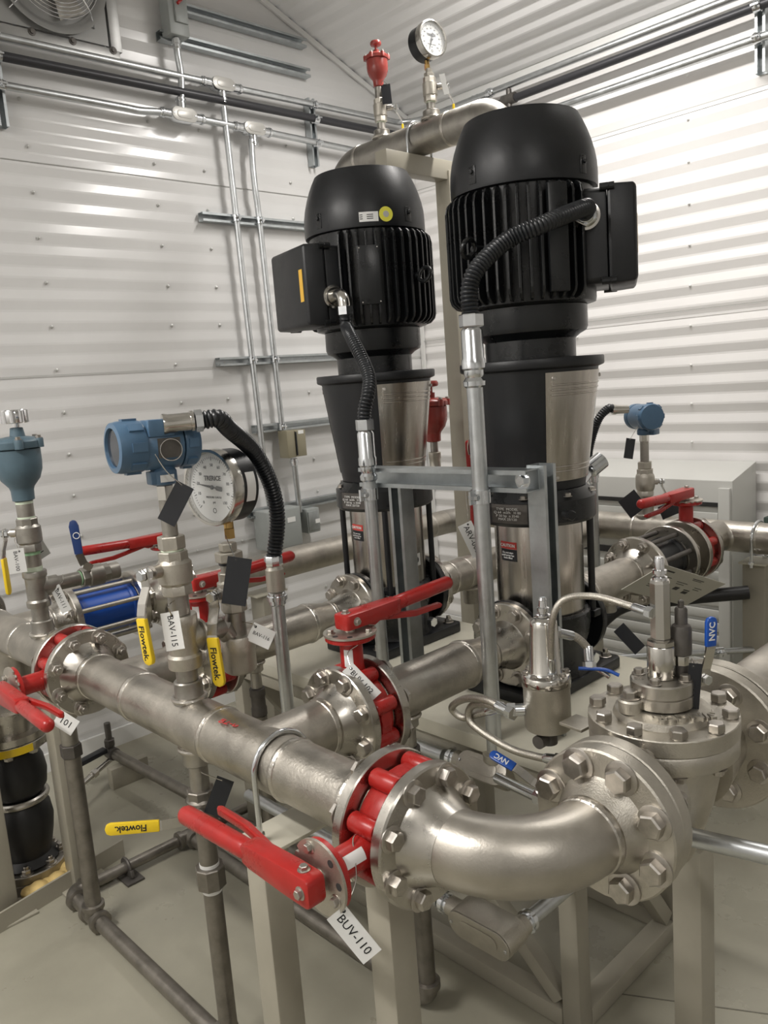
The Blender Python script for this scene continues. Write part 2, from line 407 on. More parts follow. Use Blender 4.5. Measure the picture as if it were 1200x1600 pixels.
def butterfly(label, c, ax, stem, lev, tagnote=None, lug=.0165, L=.33, sticker=True, rod=True):
    """lug butterfly valve: c centre, ax pipe axis, stem direction, lev lever direction"""
    c, ax, stem, lev = V(c), V(ax).normalized(), V(stem).normalized(), V(lev).normalized()
    t = thing('butterfly_valve', label, 'valve', c, 'red lever butterfly valves')
    H = .029
    mb = MB(); F = frame(c, ax, stem)
    mb.lathe([(.050, -H), (.086, -H), (.088, -H+.004), (.088, H-.004), (.086, H), (.050, H), (.050, -H)], F, 48)
    for k in range(8):
        a = 2*PI*(k+.5)/8
        mb.lathe([(lug-.002, -H+.001), (lug, -H+.004), (lug, H-.004), (lug-.002, H-.001)], F @ T(.095*math.cos(a), .095*math.sin(a), 0), 20)
    for k in range(8):
        a0, a1 = 2*PI*(k+.5)/8, 2*PI*(k+1.5)/8
        if k % 2 == 0: continue
        q = [(.084*math.cos(a0), .084*math.sin(a0)), (.101*math.cos(a0), .101*math.sin(a0)), (.097*math.cos((a0+a1)/2), .097*math.sin((a0+a1)/2)), (.101*math.cos(a1), .101*math.sin(a1)), (.084*math.cos(a1), .084*math.sin(a1))]
        mb.prism(q, -.014, .014, F)
    mb.build('body', RED, t)
    G = frame(c, stem, lev)
    MB().lathe([(.034, .078), (.027, .098), (.025, .11), (.025, .160), (.030, .166), (.052, .168), (.055, .170), (.055, .178), (.053, .180)], G, 32).build('neck', RED, t)
    # notched plate
    pts = []
    for i in range(96):
        a = 2*PI*i/96
        r = .058 if (i//3) % 2 == 0 or not (-1.1 < math.atan2(math.sin(a-.55), math.cos(a-.55)) < .55) else .0505
        pts.append((r*math.cos(a), r*math.sin(a)))
    pl = MB().prism(pts, .1803, .1848, G).build('notched_plate', CAST, t)
    for q in ((-.036, .022), (.016, -.042)):
        put(bolt_mesh(.0075, 'hex'), 'bolt', pl, G @ T(q[0], q[1], .1848))
    for q in ((-.030, -.034), (-.045, -.004)):
        MB().lathe([(.006, .1849), (.0061, .1853)], G @ T(q[0], q[1], 0), 12).build('slot', DARK, pl)
    # lever: hub, tapering arm, round grip
    mb = MB()
    prof = []
    mb.prism([(-.026, -.016), (-.020, -.024), (.03, -.024), (.125, -.020), (.145, -.0165), (.145, .0165), (.125, .020), (.03, .024), (-.020, .024), (-.026, .016)], .192, .226, G)
    mb.tube([G @ V(p) for p in ((.135, 0, .211), (.16, 0, .212), (.25, 0, .2155), (L-.012, 0, .2185), (L, 0, .2188))], [.016, .0165, .017, .0165, .011], 16)
    lv = mb.build('lever', RED, t, bevel=.005)
    MB().lathe([(.013, .184), (.013, .1925)], G, 16).build('stem', BOLT, t)
    put(bolt_mesh(.0075, 'hex'), 'bolt', lv, G @ T(-.008, 0, .226))
    put(bolt_mesh(.007, 'hex'), 'bolt', lv, G @ T(.002, -.024, .209) @ Matrix.Rotation(PI/2, 4, 'X'))
    # squeeze trigger below the lever
    sg = MB()
    sg.prism([(.050, .186), (.070, .180), (.085, .186), (.20, .166), (.285, .1655), (.292, .172), (.285, .1785), (.205, .180), (.10, .196), (.06, .198)], -.007, .007, G @ Matrix(((1, 0, 0, 0), (0, 0, -1, 0), (0, 1, 0, 0), (0, 0, 0, 1))))
    sg.build('trigger', RED, t, bevel=.003)
    if sticker:
        # a small printed label wrapped on the neck
        MB().lathe([(.0254, .112), (.0254, .150)], G, 8, 3.3, 4.1).build('sticker', WHT, t)
    return t
def grip_lever(parent, p, stem, hand, grip, s=1.0, bend=.03, txt=None, tdir=None, L=.17, m=None, hang=None):
    """ball valve stem, nut and handle; hand = handle direction, stem = stem direction away from the body"""
    p, stem = V(p), V(stem).normalized(); hand = (V(hand)-stem*V(hand).dot(stem)).normalized()
    MB().lathe([(.013*s, 0), (.013*s, .022*s), (.0075*s, .024*s), (.0075*s, .052*s)], frame(p, stem), 20).build('stem', BOLT, parent)
    MB().hexa(p+stem*.030*s, stem, .0125*s, .010*s).hexa(p+stem*.045*s, stem, .011*s, .008*s).build('nut', ZINC, parent)
    q = p+stem*.042*s
    w = .024*s; th = .0032
    side = hand.cross(stem)
    a = q-hand*.014*s; b = q+hand*.022*s; c = q+hand*.05*s+stem*bend*.7*s; d = q+hand*.07*s+stem*bend*s; e = q+hand*L*s+stem*bend*s
    mb = MB()
    for u, v2 in ((a, b), (b, c), (c, d), (d, q+hand*.09*s+stem*bend*s)): mb.bar(u, v2+(v2-u).normalized()*.001, w*.92, th, stem)
    mb.build('lever', POL, parent)
    mb = MB()
    g0 = q+hand*.075*s+stem*bend*s
    Fg = frame(g0, stem, hand); Lg = (e-g0).length
    poly = [(0, -w*.52), (Lg-.012*s, -w*.56), (Lg-.003*s, -w*.42), (Lg, 0), (Lg-.003*s, w*.42), (Lg-.012*s, w*.56), (0, w*.52)]
    mb.prism(poly, -.005*s, .005*s, Fg)
    g = mb.build('grip', grip, parent, bevel=.0032*s)
    if txt:
        up = side if tdir is None else V(tdir)
        xdir = hand if up.dot(side) > 0 else -hand
        yv = stem.cross(xdir)
        Mx = Matrix(((xdir.x, yv.x, stem.x, 0), (xdir.y, yv.y, stem.y, 0), (xdir.z, yv.z, stem.z, 0), (0, 0, 0, 1)))
        cpt = g0+hand*(Lg*.52)+stem*(.0052*s)
        text(txt, .0195*s, T(cpt) @ Mx, WHT if grip in (BLUE,) else INK, g, bold=.0004)
    return g
def ballbody(parent, p, ax, s=1.0, L=.10, m=None):
    """threaded ball valve body with hexagon ends, centred on p"""
    p, ax = V(p), V(ax).normalized(); h = L/2; F = frame(p, ax)
    mb = MB().lathe([(.026*s, -h+.018), (.030*s, -h+.026), (.033*s, -.020), (.0335*s, 0), (.033*s, .022), (.031*s, h-.024), (.027*s, h-.018)], F, 28)
    mb.lathe([(.028*s, -h), (.030*s, -h+.002), (.030*s, -h+.020), (.029*s, -h+.022)], F, 8)
    mb.lathe([(.027*s, h-.022), (.029*s, h-.020), (.029*s, h-.002), (.027*s, h)], F, 8)
    return mb.build('body', m or CAST, parent, smooth=30)
def stub(parent, p, ax, L, r=.024, m=None, name='nipple'):
    return MB().cyl(p, V(p)+V(ax).normalized()*L, r, n=24).build(name, m or PIPE2, parent)
def ribbed(name, m, parent, pts, r, pitch=.0085, n=16, amp=.10):
    P = resample(spline(pts, 24), pitch/4); rs = []
    for i in range(len(P)): rs.append(r*(1+amp*(1, .3, -1, .3)[i % 4]))
    return MB().tube(P, rs, n).build(name, m, parent, smooth=60)
def strut(p0, p1, open_dir, s=.041, m=None, name='strut', parent=None):
    w = s/2; t = .0028; lip = .0105
    poly = [(-w, w), (-w, -w), (w, -w), (w, w), (w-lip, w), (w-lip, w-.007), (w-lip+.0025, w-.007), (w-lip+.0025, w-t), (w-t, w-t), (w-t, -w+t), (-w+t, -w+t), (-w+t, w-t), (-w+lip-.0025, w-t), (-w+lip-.0025, w-.007), (-w+lip, w-.007), (-w+lip, w)]
    d = V(p1)-V(p0); od = V(open_dir)
    xx = od.cross(d).normalized()
    return MB().prism(poly, 0, d.length, frame(p0, d, xx)).build(name, m or GALVD, parent, smooth=0)
def coupling(parent, p, ax, r, L=.035, name='coupling'):
    p = V(p); ax = V(ax).normalized()
    mb = MB().lathe([(r*1.08, -L/2), (r*1.25, -L/2+.003), (r*1.25, -L*.12), (r*1.5, -L*.10), (r*1.5, L*.20), (r*1.25, L*.22), (r*1.25, L/2-.003), (r*1.08, L/2)], frame(p, ax), 20)
    return mb.build(name, ZINC, parent)
def clamp(parent, p, ax, out, r, name='clamp'):
    """two-piece strut clamp round a conduit"""
    p = V(p); ax = V(ax).normalized(); out = V(out).normalized()
    mb = MB().lathe([(r*1.12, -.015), (r*1.26, -.015), (r*1.26, .015), (r*1.12, .015)], frame(p, ax), 20)
    mb.box((0, 0, r*1.5), .03, .006, .022, frame(p, out, ax)); mb.cyl(p+out*r*1.2-ax.cross(out)*.012, p+out*r*1.6-ax.cross(out)*.0+out*.0, .006, n=8)
    mb.hexa(p+out*r*1.45+ax.cross(out)*.003, ax.cross(out), .007, .012)
    return mb.build(name, ZINC, parent)
COVER = mat('cast aluminium cover', (.50, .49, .46), .38, .3)
def lbody(label, p, d, cover, L=.13, w=.044, dep=.045, hubs=(), r=.017, m=None, group=None, name='conduit_outlet'):
    """conduit outlet body: long axis d, cover looks along cover; hubs are extra directions"""
    p, d, cover = V(p), V(d).normalized(), V(cover).normalized()
    t = thing(name, label, 'conduit body', p, group)
    F = frame(p, cover, d); h = L/2; q = w/2
    st = lambda k, h2: [(h2-k+k*math.cos(a), k*math.sin(a)) for a in [PI/2-PI*i/10 for i in range(11)]]+[(-h2+k+k*math.cos(a), k*math.sin(a)) for a in [-PI/2-PI*i/10 for i in range(11)]]
    MB().prism(st(q, h), -dep, 0, F).build('body', m or CAST, t, bevel=.004)
    cv = MB().prism(st(q*.98, h-.001), .0003, .0035, F).prism(st(q*.55, h*.62), .0036, .0055, F).build('cover', CAST if m is CAST else COVER, t, bevel=.001)
    for sg in (-1, 1): MB().lathe([(.004, .0035), (.004, .0055), (.002, .006)], F @ T(sg*(h-.010), 0, 0), 10).build('screw', ZINC, cv)
    for dd, off in hubs:
        dd = V(dd).normalized(); c0 = p-cover*dep*.5+d*off
        base = h if abs(dd.dot(d)) > .7 else q if abs(dd.dot(cover)) < .5 else dep*.5
        MB().cyl(c0+dd*(base-.012), c0+dd*(base+.022), r*1.3, n=20).build('hub', m or CAST, t)
        c1 = c0+dd*(base+.034); coupling(t, c1, dd, r, .030)
    return t
def hangtag(label, s, cen, u, v, m=WHT, ink=INK, size=None, wire=None, cat='tag', name='hanging_tag', group='tags hung on the valves', ts=1.0):
    u, v, cen = V(u), V(v), V(cen)
    un, vn = u.normalized(), (v-u.normalized()*v.dot(u.normalized())).normalized(); nn = un.cross(vn)
    Lu, Lv = u.length, v.length
    t = thing(name, label, cat, cen, group)
    F = Matrix(((un.x, vn.x, nn.x, cen.x), (un.y, vn.y, nn.y, cen.y), (un.z, vn.z, nn.z, cen.z), (0, 0, 0, 1)))
    MB().box((0, 0, 0), Lu, Lv, .0012, F).build('plate', m, t)
    if s: text(s, min(Lv*.55, Lu*1.6/max(1, len(s)))*ts, F @ T(0, 0, .0008), ink, t)
    if wire:
        P = spline([F @ V((wire[0][0], wire[0][1], .001))]+[V(q) for q in wire[1:]], 6)
        MB().tube(P, .0011, 6).build('wire', POL, t)
        MB().lathe([(.003, .0007), (.0031, .0009)], F @ T(wire[0][0], wire[0][1], 0), 10).build('eyelet', DARK, t)
    return t

# ================================================================ skid frame under the pumps
SZ = .69
t = thing('pump_skid', 'pale grey welded skid of square tube carrying both black pumps', 'skid', (1.66, 1.55, 0))
def leg(x, y, z0, z1, w=.05): MB().box((x, y, (z0+z1)/2), w, w, z1-z0).build('leg', POST, t, bevel=.004)
X0, X1, Y0, Y1 = 1.435, 1.895, .985, 2.28
for x in (X0, X1):
    for y in (Y0, 1.63, Y1): leg(x, y, .0, .60)
def beam(a, b, w=.05, name='beam'): MB().bar(a, b, w, w, Z).build(name, POST, t, bevel=.004)
for x in (X0, X1):
    beam((x, Y0+.026, .0255), (x, 1.604, .0255)); beam((x, 1.656, .0255), (x, Y1-.026, .0255)); beam((x, Y0-.03, .626), (x, Y1+.03, .626))
for y in (Y0, Y1):
    beam((X0+.026, y, .0255), (X1-.026, y, .0255)); beam((X0+.026, y, .626), (X1-.026, y, .626))
    MB().bar((X1-.04, y+(-.0 if y == Y0 else 0), .06), (X0+.05, y, .575), .04, .04, Y).build('brace', POST, t, bevel=.003)
for x in (X0, X1): MB().bar((x, Y0+.04, .06), (x, 1.60, .585), .038, .038, X).build('brace', POST, t, bevel=.003)
MB().box((1.735, 1.65, .6705), .68, 1.38, .039).build('deck_plate', DECK, t, bevel=.003)

# ================================================================ pumps and motors
def pump(x, y, where, tagside):
    t = thing('vertical_pump', 'black and stainless vertical multistage pump '+where, 'pump', (x, y, SZ), 'vertical multistage pumps')
    C = lambda z: (x, y, z)
    MB().prism([(-.20, -.115), (-.185, -.13), (.185, -.13), (.20, -.115), (.20, .115), (.185, .13), (-.185, .13), (-.20, .115)], SZ+.0005, SZ+.032, T(x, y, 0)).build('base_plate', BLKM, t, bevel=.005)
    mb = MB().lathe([(.125, SZ+.033), (.118, SZ+.05), (.118, .80), (.128, .83), (.132, .86), (.132, .893), (.126, .898)], T(x, y, 0), 40)
    for sx in (-1, 1):
        mb.cyl((x+sx*.06, y, HZ), (x+sx*.145, y, HZ), .066, .062)
        mb.box((x+sx*.09, y, .755), .12, .10, .08)
    mb.build('base_casting', BLK, t)
    for sx in (-1, 1):
        MB().lathe([(.062, 0), (.109, 0), (.112, .003), (.112, .018), (.109, .020), (.04, .020)], frame((x+sx*.1355, y, HZ), (sx, 0, 0)), 48).build('port_flange', BLK, t)
        for sy in (-1, 1):
            put(bolt_mesh(.013, 'stud'), 'anchor_bolt', t, T(x+sx*.165, y+sy*.095, SZ+.0325))
    MB().lathe([(.1175, .899), (.1185, .905), (.1185, 1.140), (.1175, 1.146)], T(x, y, 0), 56).build('sleeve', BRUSH, t)
    for a in (45, 135, 225, 315):
        a = math.radians(a)
        MB().cyl((x+.141*math.cos(a), y+.141*math.sin(a), .88), (x+.141*math.cos(a), y+.141*math.sin(a), 1.149), .0095, n=12).build('tie_rod', BLKM, t)
        MB().box((x+.141*math.cos(a), y+.141*math.sin(a), .872), .034, .034, .02).build('rod_foot', BLK, t, bevel=.004)
    MB().lathe([(.118, 1.1465), (.150, 1.15), (.156, 1.158), (.156, 1.212), (.148, 1.222), (.134, 1.238), (.118, 1.2385)], T(x, y, 0), 48).build('pump_head', BLK, t)
    for k in range(8):
        a = math.radians(22.5+45*k)
        put(bolt_mesh(.0085, 'hex'), 'bolt', t, T(x+.147*math.cos(a), y+.147*math.sin(a), 1.2225))
    mb = MB().lathe([(.130, 1.239), (.132, 1.25), (.173, 1.545), (.186, 1.550), (.188, 1.554), (.188, 1.570), (.186, 1.573), (.10, 1.5735)], T(x, y, 0), 56)
    mb.build('motor_stool', BLKM, t)
    for a0 in (math.radians(227), math.radians(47)):
        a1 = a0+math.radians(86)
        g = MB().lathe([(.1365, 1.262), (.138, 1.268), (.1735, 1.530), (.1745, 1.537), (.172, 1.5375)], T(x, y, 0), 24, a0, a1)
        g.lathe([(.172, 1.5375), (.1355, 1.262), (.1365, 1.262)], T(x, y, 0), 24, a0, a1)
        g = g.build('coupling_guard', BRUSH, t)
        for z in (1.300, 1.288, 1.482, 1.494, 1.506):
            rr = .1365+(z-1.262)*(.1745-.1365)/.275
            pts = [(x+rr*math.cos(a0+.08+(a1-a0-.16)*i/16), y+rr*math.sin(a0+.08+(a1-a0-.16)*i/16), z) for i in range(17)]
            MB().tube(pts, .0026, 6).build('rib', BRUSH, g)
        for z, da in ((1.522, .12), (1.522, 1.38), (1.272, .2)):
            rr = .1368+(z-1.262)*(.1745-.1365)/.275
            put(bolt_mesh(.0045, 'hex'), 'screw', g, frame((x+rr*math.cos(a0+da), y+rr*math.sin(a0+da), z), (math.cos(a0+da), math.sin(a0+da), .13)))
    # rating plate and caution label on the side that faces the header
    am = math.radians(187)
    R_ = .1568
    npl = MB().lathe([(R_, 1.160), (R_, 1.210)], T(x, y, 0), 12, am-.34, am+.34).build('rating_plate', DKSTEEL, t, smooth=60)
    d = V((math.cos(am), math.sin(am), 0)); xd = V((-math.sin(am), math.cos(am), 0))*-1
    xd = Z.cross(d)
    Fm = Matrix(((xd.x, 0, d.x, x+d.x*.1588), (xd.y, 0, d.y, y+d.y*.1588), (0, 1, 0, 1.185), (0, 0, 0, 1)))
    text('TYPE  MODEL\nQ 64  m3/h   H 80\nP 50 hp  n 3540\nMAX 25/120', .0092, Fm, WHT, npl, sx=1.15)
    R_ = .1189; am = math.radians(173); d = V((math.cos(am), math.sin(am), 0)); xd = Z.cross(d)
    cl = MB().lathe([(R_, 1.050), (R_, 1.082)], T(x, y, 0), 8, am-.24, am+.24).build('caution_label', TAGB, t, smooth=60)
    MB().lathe([(R_+.0002, 1.083), (R_+.0002, 1.102)], T(x, y, 0), 8, am-.24, am+.24).build('caution_stripe', REDL, t, smooth=60)
    Fm2 = lambda z, k=.1203: Matrix(((xd.x, 0, d.x, x+d.x*k), (xd.y, 0, d.y, y+d.y*k), (0, 1, 0, z), (0, 0, 0, 1)))
    text('CAUTION', .0115, Fm2(1.0925), WHT, t, bold=.0003)
    text('Do not start\nuntil pump has\nbeen filled', .0075, Fm2(1.066), WHT, cl)
    if tagside == 'l':
        a2 = math.radians(276)
        s2 = MB().lathe([(R_, .955), (R_, .995)], T(x, y, 0), 6, a2-.13, a2+.13).build('small_label', GRAYT, t, smooth=60)
        d2 = V((math.cos(a2), math.sin(a2), 0)); x2 = Z.cross(d2)
        MB().lathe([(.011, 0), (.011, .0006)], frame(V((x, y, .975))+d2*.1192-x2*.006, d2), 16).build('round_mark', INK, s2)
    # vent plug on the head
    MB().cyl((x-.10, y-.155, 1.185), (x-.105, y-.172, 1.185), .012, n=12).hexa((x-.105, y-.172, 1.185), (-.3, -1, 0), .013, .012).build('vent_plug', BLK, t)
    MB().hexa((x+.05, y-.119, .76), (0, -1, 0), .016, .02).build('drain_plug', ZINC, t)
    return t
P1 = pump(1.80, 1.90, 'behind, nearer the left wall', 'l')
P2 = pump(1.80, 1.30, 'in front, nearer the regulating valve', 'r')

def motor(x, y, theta, hubside, where, stickers, bz=1.832, hz=-.015, hd=.172, boss=181, eye=272):
    zb = 1.5745
    t = thing('electric_motor', 'black finned electric motor on top of the '+where, 'motor', (x, y, zb), 'pump motors')
    TT = T(x, y, 0)
    MB().lathe([(.118, zb), (.118, 1.622), (.130, 1.632), (.146, 1.640), (.150, 1.650), (.150, 1.703), (.10, 1.7035)], TT, 48).build('drive_end_bell', BLK, t)
    MB().lathe([(.150, 1.704), (.172, 1.710), (.174, 1.72), (.174, 1.985), (.10, 1.9855)], TT, 56).build('stator_frame', BLK, t)
    fm = None
    th = math.radians(theta)
    n = 46
    for k in range(n):
        a = 2*PI*k/n
        da = math.atan2(math.sin(a-th), math.cos(a-th))
        if abs(da) < .62: continue
        if fm is None:
            prof = [(.1735, 1.712), (.188, 1.716), (.200, 1.728), (.204, 1.742), (.204, 1.955), (.200, 1.972), (.190, 1.982), (.1735, 1.985)]
            mb = MB().prism([(r, z) for r, z in prof], -.0034, .0034, Matrix(((1, 0, 0, 0), (0, 0, -1, 0), (0, 1, 0, 0), (0, 0, 0, 1))))
            fm = CACHE.get('fin') or mb.mesh('fin', BLK, smooth=0, bevel=.0012)
            CACHE['fin'] = fm
        put(fm, 'fin', t, TT @ Matrix.Rotation(a, 4, 'Z'))
    cw = MB().lathe([(.180, 1.9865), (.1845, 1.988), (.186, 1.995), (.186, 2.025), (.1845, 2.048), (.180, 2.073), (.1725, 2.100), (.163, 2.126), (.153, 2.148), (.1465, 2.160), (.1445, 2.1645), (.141, 2.1655), (.138, 2.162), (.137, 2.150), (.02, 2.149)], TT, 64).build('fan_cowl', BLKM, t)
    mb = MB()
    for r in (.03, .05, .07, .09, .11, .125): mb.ring((x, y, 2.158), Z, r, .0022, 40, 6)
    for k in range(4):
        a = PI*k/4; mb.cyl((x-.122*math.cos(a), y-.122*math.sin(a), 2.157), (x+.122*math.cos(a), y+.122*math.sin(a), 2.157), .002, n=6)
    mb.build('air_intake_grille', BLKM, cw)
    for k in range(4):
        a = math.radians(boss+90*k)
        d = V((math.cos(a), math.sin(a), 0))
        F = frame(V((x, y, 2.022))+d*.1845, d, Z)
        MB().prism([(-.022, -.011), (.020, -.009), (.022, 0), (.020, .009), (-.022, .011)], 0, .003, F).build('cowl_boss', BLK, cw, bevel=.001)
        put(bolt_mesh(.006, 'black'), 'bolt', cw, F @ T(.006, 0, .003))
    # terminal box
    dv = V((math.cos(th), math.sin(th), 0)); nv = V((math.cos(th+hubside*PI/2), math.sin(th+hubside*PI/2), 0))
    Fb = frame((x, y, bz), dv, Z)      # local z outward, local x up
    w = .118; h = .112
    mb = MB()
    mb.prism([(-h, -w+.01), (-h+.01, -w), (h-.012, -w), (h, -w+.012), (h, w-.012), (h-.012, w), (-h+.01, w), (-h, w-.01)], .135, .2055, Fb)
    tb = mb.build('terminal_box', BLKM, t, bevel=.005)
    # box throat onto the frame
    MB().prism([(-.085, -.08), (.085, -.08), (.085, .08), (-.085, .08)], .10, .136, Fb).build('box_throat', BLK, t)
    k = .004; mb = MB()
    P0 = [(-h-k, -w-k), (h+k, -w-k), (h+k, w+k), (-h-k, w+k)]
    vs = []; sc = ((.2065, 1), (.214, 1), (.266, .975), (.274, .93))
    for z, f in sc: vs += [(a*f, b*f, z) for a, b in P0]
    fs = [(3, 2, 1, 0), (12, 13, 14, 15)]+[(4*i+j, 4*i+(j+1) % 4, 4*i+4+(j+1) % 4, 4*i+4+j) for i in range(3) for j in range(4)]
    lid = mb.add(vs, fs, Fb).build('box_lid', BLKM, t, bevel=.008)
    for a, b in ((-1, -1), (1, -1), (1, 1), (-1, 1)):
        put(bolt_mesh(.0062, 'black'), 'screw', lid, Fb @ T(a*(h-.004), b*(w+.0065), .210))
        MB().cyl(Fb @ V((a*(h-.004), b*(w+.004), .190)), Fb @ V((a*(h-.004), b*(w+.004), .224)), .009, n=10).build('screw_lug', BLK, lid)
    Fl = Matrix(((-Fb.col[1].x, Fb.col[0].x, Fb.col[2].x, 0), (-Fb.col[1].y, Fb.col[0].y, Fb.col[2].y, 0), (-Fb.col[1].z, Fb.col[0].z, Fb.col[2].z, 0), (0, 0, 0, 1)))
    cpt = Fb @ V((0, 0, .2745))
    MB().prism([(-.045, -.022), (.045, -.022), (.045, .0), (-.045, .0)], .0002, .0012, Fb @ T(0, w*.70*hubside*(-1), .274)).build('warning_sticker', ORNG, lid)
    # conduit hub on the side of the box
    side = Fb @ V((hz, 0, hd)) + nv*(w)
    hb = MB().lathe([(.031, .0005), (.033, .003), (.033, .009), (.027, .010), (.027, .015), (.025, .022)], frame(side, nv), 28)
    hb.build('conduit_hub', BRASS if False else POL, t)
    # lifting eyes
    for a in (math.radians(eye), math.radians(eye+180)):
        e = V((math.cos(a), math.sin(a), 0)); c = V((x, y, 1.845))+e*.232
        mb = MB().ring(c, e.cross(Z)*.8+Z*.25, .021, .0062, 24, 10)
        mb.cyl(V((x, y, 1.845))+e*.18, c-e*.020, .010)
        mb.build('lifting_eye', BLK, t)
    # rating plates riveted over the fins
    a = math.radians(theta+hubside*62); e = V((math.cos(a), math.sin(a), 0)); xd = Z.cross(e)
    F = Matrix(((xd.x, 0, e.x, x+e.x*.2048), (xd.y, 0, e.y, y+e.y*.2048), (0, 1, 0, 1.850), (0, 0, 0, 1)))
    pl = MB().box((0, 0, 0 if stickers else -.004), .062 if stickers else .05, .165 if stickers else .25, .003 if stickers else .016, F).build('rating_plate' if stickers else 'wide_fin', BLK, t, bevel=.001 if stickers else .005)
    for sx in (-1, 1):
        for sy in (-1, 1) if stickers else (): MB().lathe([(.0028, 0), (.002, .0015)], F @ T(sx*.026, sy*.076, .0015), 8).build('rivet', POL, pl)
    if stickers:
        a = math.radians(stickers); e = V((math.cos(a), math.sin(a), 0)); xd = Z.cross(e)
        RS = .1864
        st = MB().lathe([(RS, 2.000), (RS, 2.027)], TT, 8, a-.24, a+.06).build('barcode_sticker', WHT, t, smooth=60)
        for q, wd in ((-.21, .045), (-.10, .10)):
            for zz in (2.007, 2.0125, 2.018):
                MB().lathe([(RS+.0004, zz), (RS+.0004, zz+.0022)], TT, 4, a+q-.02, a+q-.02+wd).build('print_line', INK, st, smooth=60)
        a3 = a+.185; e3 = V((math.cos(a3), math.sin(a3), 0))
        rs = MB().lathe([(.021, 0), (.021, .0008)], frame(V((x, y, 2.019))+e3*.1863, e3), 28).build('round_sticker', YSTK, t)
        MB().lathe([(.009, .0009), (.009, .0013)], frame(V((x, y, 2.019))+e3*.1863, e3), 20).build('round_mark', GRAYT, rs)
    return t, side, nv, Fb
M1, hub1, nv1, FB1 = motor(1.80, 1.90, 166, 1, 'back pump, its terminal box facing left', 236, 1.832, -.035, .190, 181)
M2, hub2, nv2, FB2 = motor(1.80, 1.30, -60, -1, 'front pump, its terminal box facing right', None, 1.853, .046, .158, 176, 180)

# ================================================================ pump discharge spools
def disc_spool(y, where):
    t = thing('discharge_spool', 'stainless reducer spool '+where, 'pipe', (1.40, y, HZ), 'pump discharge spools')
    c = lambda x: V((x, y, HZ))
    flange(t, c(1.121), -X, neck=0, br=.0155, kind='hex')
    pipe(t, c(1.155), c(1.445))
    weld(t, c(1.157), X, RP+.004, .006)
    weld(t, c(1.447), X, RP, .0065)
    MB().lathe([(RP, .0), (RP-.002, .02), (RP-.008, .045), (RP-.0125, .072), (RP-.0135, .088)], frame(c(1.448), X), 44).build('reducer', PIPE, t)
    weld(t, c(1.538), X, .0455, .0055)
    flange(t, c(1.6435), X, r=.112, t=.022, pr=.0455, neck=.075, hub=.062, nb=8, br=.0155, phase=0.5)
    # drain nipple under the spool
    olet(t, (1.245, y, HZ-RP), -Z, .024, .018, .03)
    return t
disc_spool(1.29, 'between the red butterfly valve and the front pump')
disc_spool(1.91, 'between the red butterfly valve and the back pump')

# ================================================================ discharge header (front run)
t = thing('discharge_header', 'long stainless header pipe with two tees in the foreground', 'pipe', (HX, 1.5, HZ))
h = lambda y: V((HX, y, HZ))
pipe(t, h(.993), h(2.023), name='header_pipe')
flange(t, h(.9175), -Y, nb=8); flange(t, h(2.0975), Y, nb=8, kind='stud')
for y in (.995, 1.183, 1.435, 1.785, 2.021): weld(t, h(y), Y, RP, .0068)
for yy in (1.29, 1.91):
    mb = MB(); branch(mb, h(yy), Y, X, RP, RP, .157); mb.build('tee_branch', PIPE, t)
    weld(t, (HX+.158, yy, HZ), X, RP, .0065)
    flange(t, (1.0585, yy, HZ), X, nb=8, pr=RP, neck=.040)
olet(t, (HX, 1.55, HZ+RP-.003), Z, .031, .024, .042)
olet(t, (HX, 1.55, HZ-RP+.003), -Z, .031, .024, .042)
text('82-B', .03, Matrix(((.2, .9, 0, HX-.022), (-.97, .3, 0, 1.36), (0, 0, 1, HZ+.0557), (0, 0, 0, 1))), REDINK, t, name='chalk_mark')
butterfly('red butterfly valve on the elbow joint, its lever pointing left with tag', (HX, .886, HZ), Y, -X, Y)
butterfly('red butterfly valve at the far left of the foreground header', (HX, 2.127, HZ), Y, -X, V((0, -1, 0)))
butterfly('red butterfly valve ahead of the front pump, lever up top', (1.0895, 1.29, HZ), X, Z, X)
butterfly('red butterfly valve ahead of the back pump, behind the gauge stand', (1.0895, 1.91, HZ), X, Z, X)
# marker crosses on flange rims
for p, d in (((HX-.085, .93, HZ+.079), (-.73, 0, .68)), ((HX-.062, .84, HZ+.1), (-.5, 0, .86)), ((1.05, 1.215, HZ+.09), (0, -.6, .8)), ((1.135, 1.21, HZ+.085), (0, -.68, .73))):
    d = V(d); F = frame((V(p)-V((0, 0, 0))), d, X if abs(d.x) < .3 else Y)
# elbow to the regulating valve
t = thing('outlet_elbow', 'stainless flanged elbow turning from the header to the regulating valve', 'pipe', (.90, .72, HZ))
R_ = .150; cx, cy = HX+R_, .795
flange(t, h(.8545), Y, nb=8)
pts = arc((cx, cy, HZ), -X, -Y, R_, 26)
MB().tube(pts, RP, 48, cap=False).build('elbow', PIPE3, t)
pipe(t, h(.802), h(.794)); weld(t, h(.799), Y, RP, .0075)
YO = cy-R_
weld(t, (cx+.003, YO, HZ), X, RP, .0075)
flange(t, (1.0575, YO, HZ), X, r=.123, t=.032, pr=RP, neck=.038, hub=.076, m=CAST, nb=8, br=.0200, bc=.0985, phase=.5)

